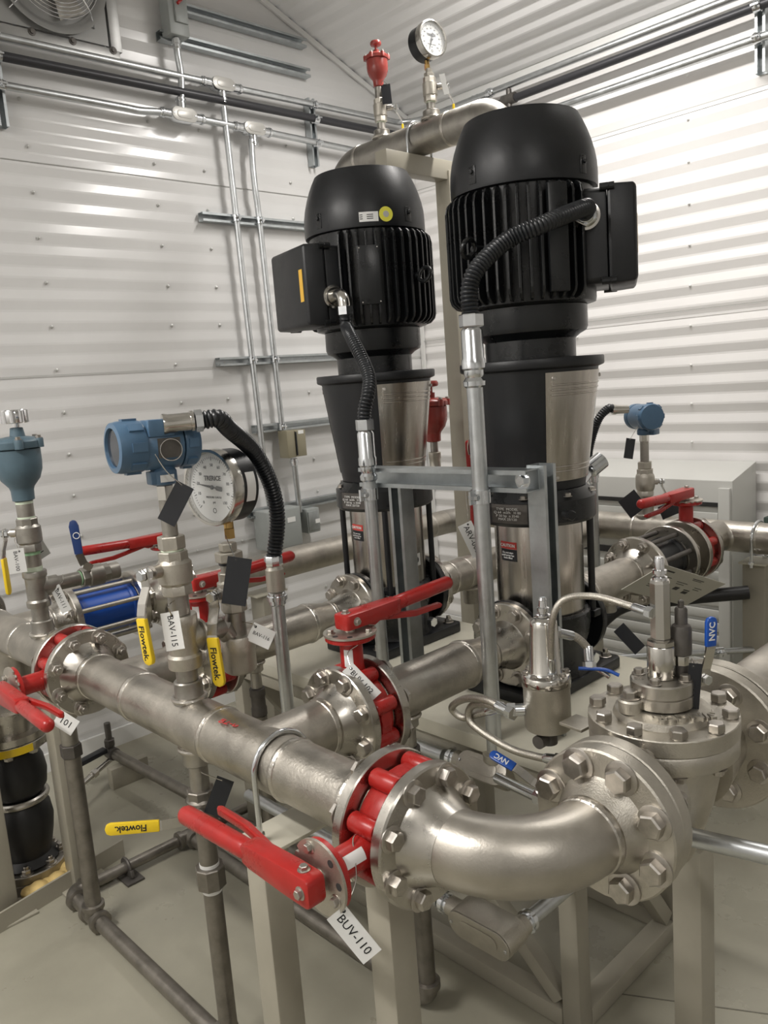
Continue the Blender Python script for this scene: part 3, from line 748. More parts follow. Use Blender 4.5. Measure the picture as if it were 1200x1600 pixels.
# ================================================================ left header spool, beyond the red valve
t = thing('inlet_header', 'stainless header pipe running out of view at far left', 'pipe', (HX, 2.5, HZ))
flange(t, h(2.1565), -Y, neck=0, nb=8, kind='hex')
pipe(t, h(2.19), h(3.02), name='header_pipe')
for y in (2.195, 2.52, 2.80): weld(t, h(y), Y, RP, .006)
mb = MB(); branch(mb, h(2.66), Y, X, RP, RP, .125); mb.build('tee_branch', PIPE, t)
flange(t, (1.035, 2.66, HZ), X, nb=8, pr=RP, neck=.05, kind='stud')
weld(t, (HX+.126, 2.66, HZ), X)
flange(t, h(3.05), Y, nb=0, boltside=False, neck=.04)
mb = MB(); branch(mb, h(2.68), Y, -Z, RP, RP, .20); mb.build('tee_branch', PIPE, t)
olet(t, (HX, 2.37, HZ+RP-.003), Z, .031, .024, .042)

# ================================================================ bypass with the blue check valve
def wafer_check(label, x0, x1, y, z, m, rods=8, group='wafer check valves', rad=.078):
    t = thing('check_valve', label, 'valve', ((x0+x1)/2, y, z), group)
    L = x1-x0
    MB().lathe([(.05, 0), (rad, 0), (rad, L*.06), (rad*.93, L*.09), (rad*.93, L*.91), (rad, L*.94), (rad, L), (.05, L)], frame((x0, y, z), X), 40).build('body', m, t)
    for k in range(rods):
        a = 2*PI*(k+.5)/rads if False else 2*PI*(k+.5)/rods
        MB().cyl((x0+.0005, y+.095*math.cos(a), z+.095*math.sin(a)), (x1-.0005, y+.095*math.cos(a), z+.095*math.sin(a)), .0082, n=12).build('tie_rod', DKSTEEL if m is not BLUEB else CAST, t)
    return t
wafer_check('blue wafer check valve caged by long studs, behind the left header', 1.0365, 1.245, 2.66, HZ, BLUEB)
t = thing('bypass_line', 'long stainless bypass pipe behind the pumps toward the back wall', 'pipe', (2.2, 2.66, HZ))
b = lambda x: V((x, 2.66, HZ))
flange(t, b(1.2465), -X, nb=8, pr=RP, neck=.04, kind='stud')
weld(t, b(1.312), X)
flange(t, b(1.378), X, nb=8, pr=RP, neck=.042)
flange(t, b(1.441), -X, nb=8, pr=RP, neck=0)
pipe(t, b(1.478), b(2.90), name='bypass_pipe')
for x in (1.483, 2.62, 2.80): weld(t, b(x), X)
MB().tube(arc((2.90, 2.51, HZ), Y, X, .15, 20), RP, 40, cap=False).build('elbow', PIPE2, t)
mb = MB(); branch(mb, b(2.40), X, Z, RP, RP, .12); mb.build('riser_tee', PIPE2, t)
pipe(t, (2.40, 2.66, HZ+.12), (2.40, 2.66, 2.29), RP, PIPE2, 'riser')
MB().tube(arc((2.40, 2.52, 2.29), Y, Z, .14, 20), RP, 40, cap=False).build('elbow', PIPE2, t)
pipe(t, (2.40, 2.52, 2.43), (2.40, 1.905, 2.43), RP, PIPE2, 'crossover_pipe')
weld(t, (2.40, 2.515, 2.43), Y); weld(t, (2.40, 2.04, 2.43), Y, RP, .0055)
MB().tube(arc((2.40, 1.905, 2.34), Z, -Y, .09, 20), RP, 40, cap=False).build('elbow', PIPE2, t)
pipe(t, (2.40, 1.815, 2.34), (2.40, 1.815, 1.335), RP, PIPE2, 'riser')
flange(t, (2.40, 1.815, 1.3015), -Z, neck=0, nb=8)
olet(t, (2.40, 2.395, 2.43+RP-.003), Z, .032, .022, .030); olet(t, (2.40, 2.13, 2.43+RP-.003), Z, .032, .022, .030)
butterfly('red butterfly valve beside the blue check valve, lever to the left', (1.4095, 2.66, HZ), X, Z, -X)
butterfly('red butterfly valve behind the pumps, its lever hanging straight down', (2.40, 1.815, 1.2715), Z, Y, -Z)
t = thing('lower_riser', 'stainless riser below the hanging red lever behind the pumps', 'pipe', (2.40, 1.815, 1.0))
flange(t, (2.40, 1.815, 1.2415), Z, neck=0, nb=8); pipe(t, (2.40, 1.815, 1.21), (2.40, 1.815, HZ+.075), RP, PIPE2, 'riser')

# ================================================================ pump suction branches and the rear header
def suction(y, z, label, where):
    t = thing('suction_spool', label, 'pipe', (2.15, y, z), 'pump suction spools')
    c = lambda x: V((x, y, z))
    flange(t, c(1.957), -X, r=.112, t=.022, pr=.0455, neck=.03, hub=.06, nb=8, br=.0155)
    MB().lathe([(.0455, .0), (.049, .02), (RP-.001, .055), (RP, .075)], frame(c(2.007), X), 40).build('reducer', PIPE, t)
    weld(t, c(2.010), X, .046); weld(t, c(2.083), X)
    return t, c
YS = 1.345; ZS = .862
t, c = suction(YS, ZS, 'stainless suction spool right of the front pump, facing the check valve', '')
pipe(t, c(2.082), c(2.335)); weld(t, c(2.335), X)
flange(t, c(2.4105), X, nb=8, pr=RP, neck=.05, kind='stud')
olet(t, V(c(2.22))-Z*RP, -Z, .026, .02, .035)
wafer_check('dark wafer check valve caged by studs, right of the front pump', 2.412, 2.605, YS, ZS, BLKM)
t, c1 = suction(1.90, HZ, 'stainless suction spool right of the back pump, toward the rear header', '')
pipe(t, c1(2.082), c1(2.345)); pipe(t, c1(2.345), c1(2.99))
weld(t, c1(2.16), X); olet(t, V(c1(2.20))-Z*RP, -Z, .030, .024, .06)
t = thing('rear_header', 'stainless rear header pipe in front of the right wall cabinet', 'pipe', (3.05, 1.3, ZS))
r = lambda y, z=ZS: V((3.05, y, z))
flange(t, c(2.6065), -X, nb=8, pr=RP, neck=.0, kind='hex'); pipe(t, c(2.64), c(2.70), name='valve_neck')
flange(t, c(2.7275), X, nb=8, pr=RP, neck=.0, boltside=False)
flange(t, c(2.790), -X, nb=8, pr=RP, neck=.02)
mb = MB(); branch(mb, r(YS), Y, -X, RP, RP, .215); mb.build('tee_branch', PIPE, t)
pipe(t, r(2.50), r(-.3), name='header_pipe')
for y in (2.2, 1.70, 1.48, 1.20, .9): weld(t, r(y), Y)
olet(t, (3.05, 1.66, ZS+RP-.003), Z, .032, .024, .045)
butterfly('red butterfly valve over the rear header, beside the dark check valve', c(2.7590), X, Z, -X)
# U-bolts and posts
def ubolt(label, c, ax, r, drop, group='pipe U-bolts', down=-Z):
    c, ax, dn = V(c), V(ax).normalized(), V(down)
    s = ax.cross(dn).normalized(); R2 = r+.0062
    pts = [c+s*R2+dn*drop]+[c+s*R2*math.cos(a)-dn*R2*math.sin(a) for a in [PI*i/16 for i in range(17)]]+[c-s*R2+dn*drop]
    t = thing('u_bolt', label, 'bolt', c+dn*drop, group)
    MB().tube(pts, .0055, 12).build('rod', ZINC, t)
    for sg in (-1, 1): MB().hexa(c+s*R2*sg+dn*(drop-.012), -dn, .0105, .010).build('nut', ZINC, t)
    return t
def post(label, x, y, z1, w=.06, plate=True, z0=0.0, group='square pipe support posts', m=None, cap=None):
    t = thing('support_post', label, 'post', (x, y, z0), group)
    MB().box((x, y, (z0+z1)/2+.004), w, w, z1-z0-.008).build('tube', m or POST, t, bevel=.005)
    if plate: MB().box((x, y, z0+.004), w*2.1, w*2.1, .008).build('base_plate', m or POST, t, bevel=.002)
    if cap: MB().box((x+cap[0], y+cap[1], z1+.004), cap[2], cap[3], .008).build('cap_plate', DECK, t, bevel=.002)
    return t
post('square grey post under the header U-bolt in the foreground', .795, 1.245, .70, .062, False, cap=(.03, -.02, .17, .10))
ubolt('threaded U-bolt over the foreground header', (HX, 1.222, HZ), Y, RP, .135)
post('square grey post under the foreground butterfly valve joint', .885, 1.0, .735, .062, False, cap=(-.045, .0, .14, .08))
post('square grey post under the regulating valve at right', 1.345, .652, .655, .058, False)
post('square grey post at the left edge, nearest the viewer', .655, 2.545, .70, .075, True)
post('square grey post behind the left drain pipe', .895, 2.52, .745, .07, True)
post('square grey post under the rear header at right', 3.07, 1.215, .765, .085, False, cap=(0, 0, .12, .10))
ubolt('plain U-bolt over the rear header at right', r(1.205), Y, RP, .10)
post('square grey post behind the red valve of the front pump', 2.62, 1.66, .70, .06, False)
post('grey support post behind the gauge stand under the bypass', 1.82, 2.66, .74, .09, True, cap=(0, 0, .15, .10))
t = thing('tall_support_frame', 'tall grey post with arm holding the overhead crossover pipe', 'post', (2.555, 2.20, 0))
MB().box((2.555, 2.20, 1.165), .075, .075, 2.33).build('column', POST, t, bevel=.004)
MB().box((2.39, 2.20, 2.331), .40, .060, .072).build('arm', POST, t, bevel=.003)
MB().box((2.555, 2.20, .003), .14, .14, .006).build('base_plate', POST, t)
ubolt('U-bolt over the overhead crossover pipe', (2.40, 2.20, 2.43), Y, RP, .125)

# ================================================================ regulating valve
RX, RY = 1.232, .648
t = thing('regulating_valve', 'round topped stainless regulating valve with lettered bonnet at right', 'valve', (RX, RY, .70))
TT = T(RX, RY, 0)
flange(t, (1.0600, RY, HZ), -X, r=.1215, t=.030, neck=.0, m=CAST, nb=8, br=.0165, bc=.0985, phase=.5, kind='stud', name='inlet_flange')
flange(t, (1.440, RY, HZ), X, r=.137, t=.030, neck=.0, m=CAST, nb=8, br=.0165, bc=.1015, phase=.5, name='outlet_flange')
mb = MB().lathe([(.03, .690), (.045, .692), (.056, .715), (.068, .755), (.082, .80), (.092, .85), (.096, .885), (.108, .892), (.1215, .894), (.1235, .897), (.1235, .922), (.1215, .925)], TT, 56)
mb.cyl((1.09, RY, HZ), (1.16, RY, HZ), .068, .085, 32).cyl((1.411, RY, HZ), (1.31, RY, HZ), .070, .088, 32)
mb.build('globe_body', CAST, t)
MB().lathe([(.09, .9255), (.1225, .926), (.1245, .928), (.1245, .9535), (.1230, .955), (.093, .955), (.086, .9515), (.082, .952), (.078, .963), (.056, .968), (.02, .972)], TT, 64).build('bonnet', CAST, t)
for k in range(10):
    a = 2*PI*(k+.12)/10
    put(bolt_mesh(.0142, 'cap'), 'bonnet_bolt', t, TT @ T(.1085*math.cos(a), .1085*math.sin(a), .9553) @ Matrix.Rotation(random.random(), 4, 'Z'))
    if 2 < k < 8 or k == 9: put(bolt_mesh(.0105, 'hex'), 'body_bolt', t, TT @ T(.1110*math.cos(a), .1110*math.sin(a), .8935) @ Matrix.Rotation(PI, 4, 'X'))
MB().lathe([(.050, .9715), (.0525, .9725), (.0525, .990), (.0495, .992), (.0495, .9925), (.052, .9935), (.052, 1.0135), (.0495, 1.016), (.02, 1.0165)], TT, 48).build('cover_collar', FLG, t)
for k in range(4): put(bolt_mesh(.0085, 'hex'), 'collar_bolt', t, TT @ T(.039*math.cos(k*PI/2+.2), .039*math.sin(k*PI/2+.2), 1.0168))
MB().lathe([(.0225, 1.017), (.0235, 1.019), (.0235, 1.072), (.0225, 1.0735)], TT, 32).lathe([(.0225, 1.0738), (.0235, 1.0745), (.0235, 1.082), (.0165, 1.0855)], TT, 8).build('stem_housing', POL, t)
MB().lathe([(.0165, 1.086), (.0172, 1.088), (.0172, 1.182), (.0155, 1.187)], TT, 8).build('hexagon_stem_guard', POL, t, smooth=10)
MB().lathe([(.0125, 1.187), (.0125, 1.192), (.008, 1.194), (.008, 1.197), (.0115, 1.198), (.0115, 1.204), (.008, 1.205), (.0082, 1.224), (.007, 1.226)], TT, 20).build('indicator_tip', CHROME, t)
MB().lathe([(.020, .9655), (.0205, .968), (.0205, .985), (.018, .988)], T(1.180, .678, 0), 28).build('boss', CAST, t)
put(bolt_mesh(.0125, 'hex'), 'boss_plug', t, T(1.180, .678, .9885))
text('SINGER', .030, Matrix(((-.727, -.686, 0, 1.203), (.686, -.727, 0, .592), (0, 0, 1, .9665), (0, 0, 0, 1))), CAST, t, 'raised_lettering', extrude=.0035, bold=.0006)
# position transmitter beside the stem, small relief body
px_, py_ = 1.2600, .6255
MB().lathe([(.012, 1.017), (.012, 1.035), (.0085, 1.037), (.0085, 1.052), (.0165, 1.054), (.0170, 1.060), (.0170, 1.098), (.0150, 1.104), (.0105, 1.107), (.0105, 1.132), (.008, 1.136), (.005, 1.137), (.005, 1.146), (.003, 1.148)], T(px_, py_, 0), 24).build('limit_switch', DKSTEEL, t)
MB().lathe([(.0125, 1.0355), (.013, 1.044), (.0125, 1.0515)], T(px_, py_, 0), 8).build('switch_nut', POL, t)
# small isolating valve on the far side of the bonnet
bx, by = 1.293, .6225
MB().cyl((bx, by, .9555), (bx, by, 1.03), .010, n=16).hexa((bx, by, .985), Z, .015, .02).build('gauge_cock', POL, t)
grip_lever(t, (bx, by, 1.010), (-.45, -.89, 0), (.05, 0, 1), BLUE, .80, .012, 'NVC', None, .140)
# outlet pipe
t = thing('outlet_pipe', 'plain stainless pipe leaving the regulating valve at right edge', 'pipe', (1.9, RY, HZ))
flange(t, (1.4415, RY, HZ), -X, r=.137, t=.030, neck=.03, hub=.085, pr=.076, m=CAST, nb=8, br=.0165, bc=.1115, phase=.5)
pipe(t, (1.50, RY, HZ), (XR-.012, RY, HZ), .080); weld(t, (1.505, RY, HZ), X, .080, .007)
# pilot regulator
PX, PY = 1.22, .878
t = thing('pilot_regulator', 'small stainless pilot regulator with domed spring case beside the pump', 'valve', (PX, PY, .862), None)
TT = T(PX, PY, 0)
MB().lathe([(.030, .866), (.043, .868), (.0445, .872), (.0445, .948), (.046, .951), (.046, .957)], TT, 40).build('body', CAST, t)
MB().lathe([(.046, .9575), (.0465, .960), (.0465, .972), (.044, .976), (.034, .979), (.031, .983), (.0265, 1.070), (.0245, 1.080), (.018, 1.087), (.012, 1.0885)], TT, 40).build('spring_case', POL, t)
for k in range(8):
    a = 2*PI*k/8; put(bolt_mesh(.0052, 'hex'), 'bolt', t, TT @ T(.0395*math.cos(a), .0395*math.sin(a), .9775))
MB().lathe([(.014, 1.0888), (.014, 1.093), (.009, 1.095), (.009, 1.099), (.0115, 1.10), (.0115, 1.106), (.008, 1.108), (.007, 1.120), (.008, 1.121), (.006, 1.126)], TT, 20).build('adjusting_screw', CHROME, t)
MB().cyl((PX, PY, .8655), (PX, PY, .835), .017, n=20).cyl((PX-.015, PY+.0, .848), (PX-.035, PY, .848), .013, n=16).build('bottom_port', DKSTEEL, t)
MB().cyl((PX-.030, PY+.032, .905), (PX-.052, PY+.056, .905), .012, n=16).hexa((PX-.042, PY+.045, .905), (-.68, .73, 0), .0145, .016).build('side_fitting', ZINC, t)
MB().bar((PX-.01, PY-.052, .9), (1.205, .775, .9), .05, .006, Z).build('mounting_bracket', CAST, t, bevel=.001)
# braided hoses
def hose(label, pts, r=.0078, ends=True):
    P = spline(pts, 12)
    t = thing('braided_hose', label, 'hose', P[0], 'braided stainless hoses')
    MB().tube(P, r, 14).build('hose', BRAID, t, smooth=60)
    for a, b in ((P[0], P[1]), (P[-1], P[-2])):
        d = (a-b).normalized()
        MB().lathe([(r*1.15, -.024), (r*1.25, -.020), (r*1.25, .004), (r*1.0, .006)], frame(a, d), 18).hexa(a+d*.006, d, r*1.7, .012).build('end_fitting', ZINC, t)
    return t
hose('braided hose looping left from the pilot regulator, upper of two', [(1.165, .936, .906), (1.17, .985, .912), (1.19, 1.06, .89), (1.20, 1.108, .856), (1.21, 1.09, .835), (1.215, 1.05, .850), (1.22, 1.005, .872)])
hose('braided hose dropping from the pilot to the valve flange, lower of two', [(1.178, .942, .896), (1.185, 1.0, .895), (1.20, 1.055, .87), (1.20, 1.055, .834), (1.20, .965, .808), (1.195, .89, .812), (1.19, .845, .822)])
hose('braided hose arching from hexagon stem to the pilot regulator', [(1.215, .668, 1.134), (1.222, .70, 1.136), (1.222, .765, 1.143), (1.195, .808, 1.140), (1.180, .826, 1.112), (1.190, .842, 1.05), (1.203, .852, .995)], .0062)
hose('short braided hose behind the pilot regulator with blue tip', [(1.262, .868, 1.045), (1.285, .852, 1.035), (1.300, .835, 1.010), (1.295, .830, .992)], .0075)
t = thing('tubing_line', 'thin steel tube from short hose down to the bonnet bolts', 'tube', (1.30, .83, .98))
MB().tube(spline([(1.29, .835, .983), (1.298, .812, .972), (1.300, .790, .962)], 6), .004, 10).build('tube', POL, t)
MB().tube(spline([(1.27, .838, .979), (1.30, .80, .975), (1.31, .775, .966)], 6), .0035, 10).build('blue_sleeve', BLUE, t)

# ================================================================ instrument stands on the header
def stackpart(t, x, y, spec):
    """spec: list of (kind, z0, z1, r, material)"""
    for kind, z0, z1, r, m in spec:
        L = z1-z0
        if kind == 'hex': MB().lathe([(r*.94, z0+.0005), (r, z0+.003), (r, z1-.003), (r*.94, z1-.0005)], T(x, y, 0) @ Matrix.Rotation(.4, 4, 'Z'), 6).build('bushing', m, t, smooth=20)
        elif kind == 'oct': MB().lathe([(r*.94, z0+.0005), (r, z0+.003), (r, z1-.003), (r*.94, z1-.0005)], T(x, y, 0), 8).build('union', m, t, smooth=20)
        elif kind == 'tape': MB().lathe([(r, z0), (r, z1)], T(x, y, 0), 24).build('thread_tape', m, t)
        elif kind == 'fit': MB().lathe([(r*.9, z0+.0005), (r, z0+.003), (r, z0+L*.28), (r*.9, z0+L*.34), (r*.9, z0+L*.66), (r, z0+L*.72), (r, z1-.003), (r*.9, z1-.0005)], T(x, y, 0), 28).build('fitting', m, t)
        else: MB().cyl((x, y, z0), (x, y, z1), r, n=24).build('nipple', m, t)
yy = 1.55
t = thing('transmitter_stand', 'fitting stack with yellow handled valve under the blue transmitter', 'valve', (HX, yy, .93))
stackpart(t, HX, yy, [('nip', .936, .966, .0235, PIPE2), ('nip', 1.085, 1.128, .0225, PIPE2), ('nip', 1.258, 1.335, .0165, PIPE2), ('hex', 1.228, 1.258, .029, CAST), ('tape', 1.2252, 1.228, .024, TEFLON)])
mb = MB().lathe([(.036, .966), (.037, .970), (.037, .992), (.032, .998), (.032, 1.052), (.036, 1.058), (.036, 1.080), (.034, 1.084)], T(HX, yy, 0), 32)
branch(mb, (HX, yy, 1.026), Z, X, .032, .028, .048, .01, 28); mb.ring((HX+.045, yy, 1.026), X, .031, .0055, 28)
mb.build('cross_fitting', CAST, t)
stub(t, (HX+.049, yy, 1.026), X, .052, .022, PIPE2)
ballbody(t, (HX, yy, 1.177), Z, 1.12, .096)
grip_lever(t, (HX-.030, yy, 1.188), (-.98, -.2, 0), (.03, -.09, -1), YEL, 1.12, .022, 'Flowtek.', None, .165)
# transmitter
tx = thing('pressure_transmitter', 'blue pressure transmitter with round window, left foreground', 'transmitter', (HX, yy, 1.336))
ax = V((-.993, .11, .02)).normalized(); tc = V((HX-.012, yy+.004, 1.452))
MB().lathe([(.019, 1.3355), (.019, 1.365), (.017, 1.366)], T(HX, yy, 0), 6).build('hexagon_base', POL, tx)
mb = MB().lathe([(.022, 1.3665), (.027, 1.370), (.027, 1.398), (.022, 1.404), (.022, 1.418)], T(HX, yy, 0), 28)
mb.box((0, 0, 0), .058, .03, .028, frame((HX-.004, yy, 1.384), Z, ax)).build('neck', TXB, tx, bevel=.003)
MB().lathe([(.046, -.050), (.052, -.046), (.052, .022), (.050, .026), (.050, .030)], frame(tc, ax), 40).build('housing', TXB, tx)
cap = MB().lathe([(.0525, .0305), (.0535, .034), (.0535, .074), (.051, .086), (.041, .088), (.0395, .080), (.01, .0795)], frame(tc, ax), 40)
for k in range(8): cap.box((.054, 0, .050), .006, .018, .030, frame(tc, ax) @ Matrix.Rotation(PI*k/4, 4, 'Z'))
cap.build('window_cap', TXB, tx)
MB().lathe([(.0005, .0802), (.039, .0802), (.039, .0822), (.0005, .0822)], frame(tc, ax), 32).build('window', LCD, tx)
cap = MB().lathe([(.0515, -.0505), (.0525, -.053), (.0525, -.078), (.048, -.086), (.02, -.088)], frame(tc, ax), 40)
for k in range(8): cap.box((.053, 0, -.066), .006, .018, .020, frame(tc, ax) @ Matrix.Rotation(PI*k/4, 4, 'Z'))
cap.build('end_cap', TXB, tx)
sd = ax.cross(Z).normalized()
if sd.dot(V((-.6, -.8, 0))) < 0: sd = -sd
MB().box((0, 0, 0), .056, .036, .02, frame(tc+sd*.043+Z*.035-ax*.0, sd, ax)).build('conduit_entry', TXB, tx, bevel=.004)
nd = (-ax*.9+sd*.25+Z*.03).normalized()
e0 = tc+sd*.047+Z*.042-ax*.005
MB().lathe([(.021, 0), (.0215, .003), (.0195, .012), (.0195, .055), (.022, .056), (.022, .062)], frame(e0, nd), 24).build('conduit_hub', POL, tx)
npx = MB().box((0, 0, 0), .048, .040, .0015, frame(tc+sd*.0525-Z*.006-ax*.012, sd, ax)).build('data_plate', DKSTEEL, tx)
MB().box((0, 0, 0), .030, .015, .001, frame(V((HX-.004, yy, 1.384))+sd*.0285-Z*.002, sd, ax)).build('small_label', WHT, tx)
MB().ring(tc+sd*.060-Z*.010-ax*.012, (sd*.95+ax*.2), .022, .0012, 28, 6).build('tag_wire', POL, tx)
t = thing('flexible_conduit', 'ribbed black flexible conduit arching from the blue transmitter, left foreground', 'conduit', (1.115, 1.585, 1.12), 'flexible conduits')
e1 = e0+nd*.064
ribbed('jacket', PVCB, t, [e1+nd*.016, e1+nd*.05, (.968, 1.488, 1.470), (1.055, 1.535, 1.413), (1.115, 1.565, 1.330), (1.134, 1.576, 1.241), (1.118, 1.584, 1.145)], .0180)
MB().lathe([(.019, 0), (.023, .001), (.023, .016), (.019, .018)], frame(e1, nd), 6).build('end_nut', ZINC, t)
t = thing('conduit_riser', 'galvanized conduit riser between the header and the back pump spool', 'conduit', (1.115, 1.585, .60), 'conduit risers')
MB().lathe([(.021, 1.128), (.0225, 1.130), (.0225, 1.150), (.021, 1.152)], T(1.117, 1.585, 0), 8).build('end_nut', ZINC, t)
MB().lathe([(.019, 1.064), (.0225, 1.066), (.0225, 1.118), (.020, 1.121), (.017, 1.127)], T(1.117, 1.585, 0), 28).build('connector', CAST, t)
coupling(t, (1.117, 1.585, 1.046), Z, .0165, .034)
MB().tube([V((1.117, 1.585, 1.03)), V((1.117, 1.585, .70))]+arc((1.207, 1.585, .70), -X, -Z, .09, 10)[1:]+[V((1.405, 1.585, .61))], .0165, 20).build('pipe', GALV, t)
# gauge stand
gx = .972
t = thing('gauge_stand', 'fitting stack with yellow handled valve under the foreground pressure gauge', 'valve', (gx, yy, .92))
MB().cyl((HX+.101, yy, 1.026), (gx-.02, yy, 1.002), .0215, n=24).build('nipple', PIPE2, t)
MB().lathe([(.030, .912), (.037, .918), (.038, .925), (.038, .962), (.0395, .965), (.0395, .996), (.037, 1.0)], T(gx, yy, 0), 36).build('street_elbow', CAST, t)
stackpart(t, gx, yy, [('nip', 1.0, 1.055, .0225, PIPE2), ('nip', 1.148, 1.166, .021, PIPE2), ('tape', 1.166, 1.172, .0245, TAGB), ('hex', 1.172, 1.196, .031, CAST), ('hex', 1.196, 1.216, .020, CAST)])
ballbody(t, (gx, yy, 1.103), Z, 1.0, .092)
grip_lever(t, (gx-.030, yy-.014, 1.112), (-.90, -.43, 0), (.02, -.05, -1), YEL, 1.12, .022, 'Flowtek.', None, .175)
def gauge(label, p, face, R_, nick, needle):
    p = V(p); fc = V(face).normalized()
    t = thing('pressure_gauge', label, 'gauge', p-Z*(R_+.03), 'pressure gauges')
    F = frame(p, fc, Z)
    MB().lathe([(R_*.9, -.064), (R_*.97, -.060), (R_*.97, -.012), (R_*.9, -.0115)], F, 56).build('case', BLKM, t)
    MB().lathe([(R_*.98, -.016), (R_*1.02, -.014), (R_*1.02, .006), (R_*1.0, .011), (R_*.93, .012), (R_*.91, .004), (R_*.91, -.004)], F, 56).build('bezel', POL, t)
    dial = MB().lathe([(.0005, -.004), (R_*.905, -.004), (R_*.905, -.001), (.0005, -.001)], F, 48).build('dial', WHT, t)
    # dial frame: x right as read, y up
    xr = Z.cross(fc).normalized(); up = fc.cross(xr)
    D = Matrix(((xr.x, up.x, fc.x, p.x), (xr.y, up.y, fc.y, p.y), (xr.z, up.z, fc.z, p.z), (0, 0, 0, 1)))
    mb = MB()
    for i in range(51):
        a = math.radians(225-270*i/50); L = .10 if i % 5 == 0 else .055
        mb.bar(D @ V((math.cos(a)*R_*(.80-L), math.sin(a)*R_*(.80-L), -.0006)), D @ V((math.cos(a)*R_*.80, math.sin(a)*R_*.80, -.0006)), .0011 if i % 5 else .0018, .0003, fc)
    mb.build('scale_marks', INK, dial)
    for i in range(11):
        a = math.radians(225-270*i/10)
        text(str(i*10 if R_ < .08 else i*10), R_*.115, D @ T(math.cos(a)*R_*.58, math.sin(a)*R_*.58, -.0006), INK, dial, 'numeral')
    text(nick, R_*.17, D @ T(0, R_*.23, -.0006), INK, dial, bold=.0005)
    text('PRESSURE GAUGE', R_*.075, D @ T(0, -R_*.27, -.0006), INK, dial); text('psi', R_*.09, D @ T(0, -R_*.40, -.0006), INK, dial)
    MB().ring(D @ V((0, -R_*.62, -.0006)), fc, R_*.06, .0008, 20, 4).build('dial_mark', INK, dial)
    a = math.radians(needle); d2 = V((math.cos(a), math.sin(a), 0)); n2 = V((-d2.y, d2.x, 0))
    q = [(d2*R_*.66), (d2*R_*.1+n2*.0028), (-d2*R_*.12+n2*.002), (-d2*R_*.16+n2*.005), (-d2*R_*.36+n2*.005), (-d2*R_*.36-n2*.005), (-d2*R_*.16-n2*.005), (-d2*R_*.12-n2*.002), (d2*R_*.1-n2*.0028)]
    MB().prism([(v.x, v.y) for v in q], .0008, .0018, D).build('needle', INK, t)
    MB().lathe([(.005, .0019), (.005, .004), (.003, .005)], F, 16).build('needle_hub', TAGB, t)
    MB().lathe([(.0005, .0062), (R_*.90, .0062), (R_*.90, .0082), (.0005, .0082)], F, 40).build('glass', GLASS, t)
    b = p-fc*.034; ks = 1.0 if R_ > .07 else .8
    MB().cyl(b-Z*R_*.95, b-Z*(R_+.012*ks), .011*ks, n=16).hexa(b-Z*(R_+.036*ks), Z, .0125*ks, .024*ks).build('stem', BRASS, t)
    lbp = MB().lathe([(R_*.975, -.052), (R_*.975, -.026)], F, 8, math.radians(246), math.radians(292)).build('side_label', WHT, t, smooth=60) if R_ > .07 else None
    return t
GLASS = bpy.data.materials.new('gauge glass'); GLASS.use_nodes = True
_n = GLASS.node_tree; _b = _n.nodes['Principled BSDF']; _b.inputs['Roughness'].default_value = .03; _b.inputs['Alpha'].default_value = .12; _b.inputs['Base Color'].default_value = (.9, .92, .93, 1)
gauge('large pressure gauge with white dial beside the blue transmitter', (gx-.025, yy-.005, 1.345), (-.985, -.16, .03), .084, 'TRERICE', 172)
# drain dropper under the header with closed ball valve
dy = 1.55
t = thing('drain_dropper', 'long brown drain pipe with yellow handled valve below the header', 'pipe', (HX-.002, dy, .08))
stackpart(t, HX, dy, [('nip', .68, .7405, .0215, PIPE2), ('nip', .50, .588, .0215, BROWN), ('tape', .492, .500, .0225, WHT), ('oct', .440, .492, .034, BROWN), ('tape', .428, .440, .0225, WHT)])
ballbody(t, (HX, dy, .634), Z, 1.1, .092, BROWN)
MB().lathe([(.0215, .074), (.0215, .428)], T(HX, dy, 0), 24).build('pipe', BROWN, t)
grip_lever(t, (HX-.020, dy-.024, .640), (-.64, -.77, .15), (-.76, .64, .03), YEL, 1.0, .020, 'Flowtek.', Z, .190)
# left dropper
t = thing('drain_dropper', 'brown drain pipe standing left, behind the leftmost red lever', 'pipe', (.832, 2.262, .08))
mb = MB().lathe([(.0235, .075), (.0235, .545)], T(.826, 2.262, 0), 24).build('pipe', BROWN, t)
stackpart(t, .826, 2.262, [('hex', .546, .585, .031, DKSTEEL), ('nip', .585, .66, .0235, PIPE2), ('fit', .66, .74, .031, CAST), ('nip', .74, .778, .024, PIPE2)])
# low point drains under the first pump spool
t = thing('drain_dropper', 'brown drain pipe below the front pump discharge spool', 'pipe', (1.245, 1.29, .08))
stackpart(t, 1.245, 1.29, [('nip', .70, .7495, .016, PIPE2), ('fit', .615, .70, .023, DKSTEEL), ('nip', .58, .615, .016, PIPE2), ('tape', .574, .58, .0225, GREEN), ('oct', .52, .574, .032, BROWN)])
MB().lathe([(.0215, .074), (.0215, .52)], T(1.245, 1.29, 0), 24).build('pipe', BROWN, t)
t = thing('drain_dropper', 'short drain stub below the back pump discharge spool', 'pipe', (1.245, 1.91, .08))
stackpart(t, 1.245, 1.91, [('nip', .70, .7495, .016, PIPE2), ('fit', .615, .70, .023, DKSTEEL)])
MB().lathe([(.0215, .074), (.0215, .615)], T(1.245, 1.91, 0), 24).build('pipe', BROWN, t)
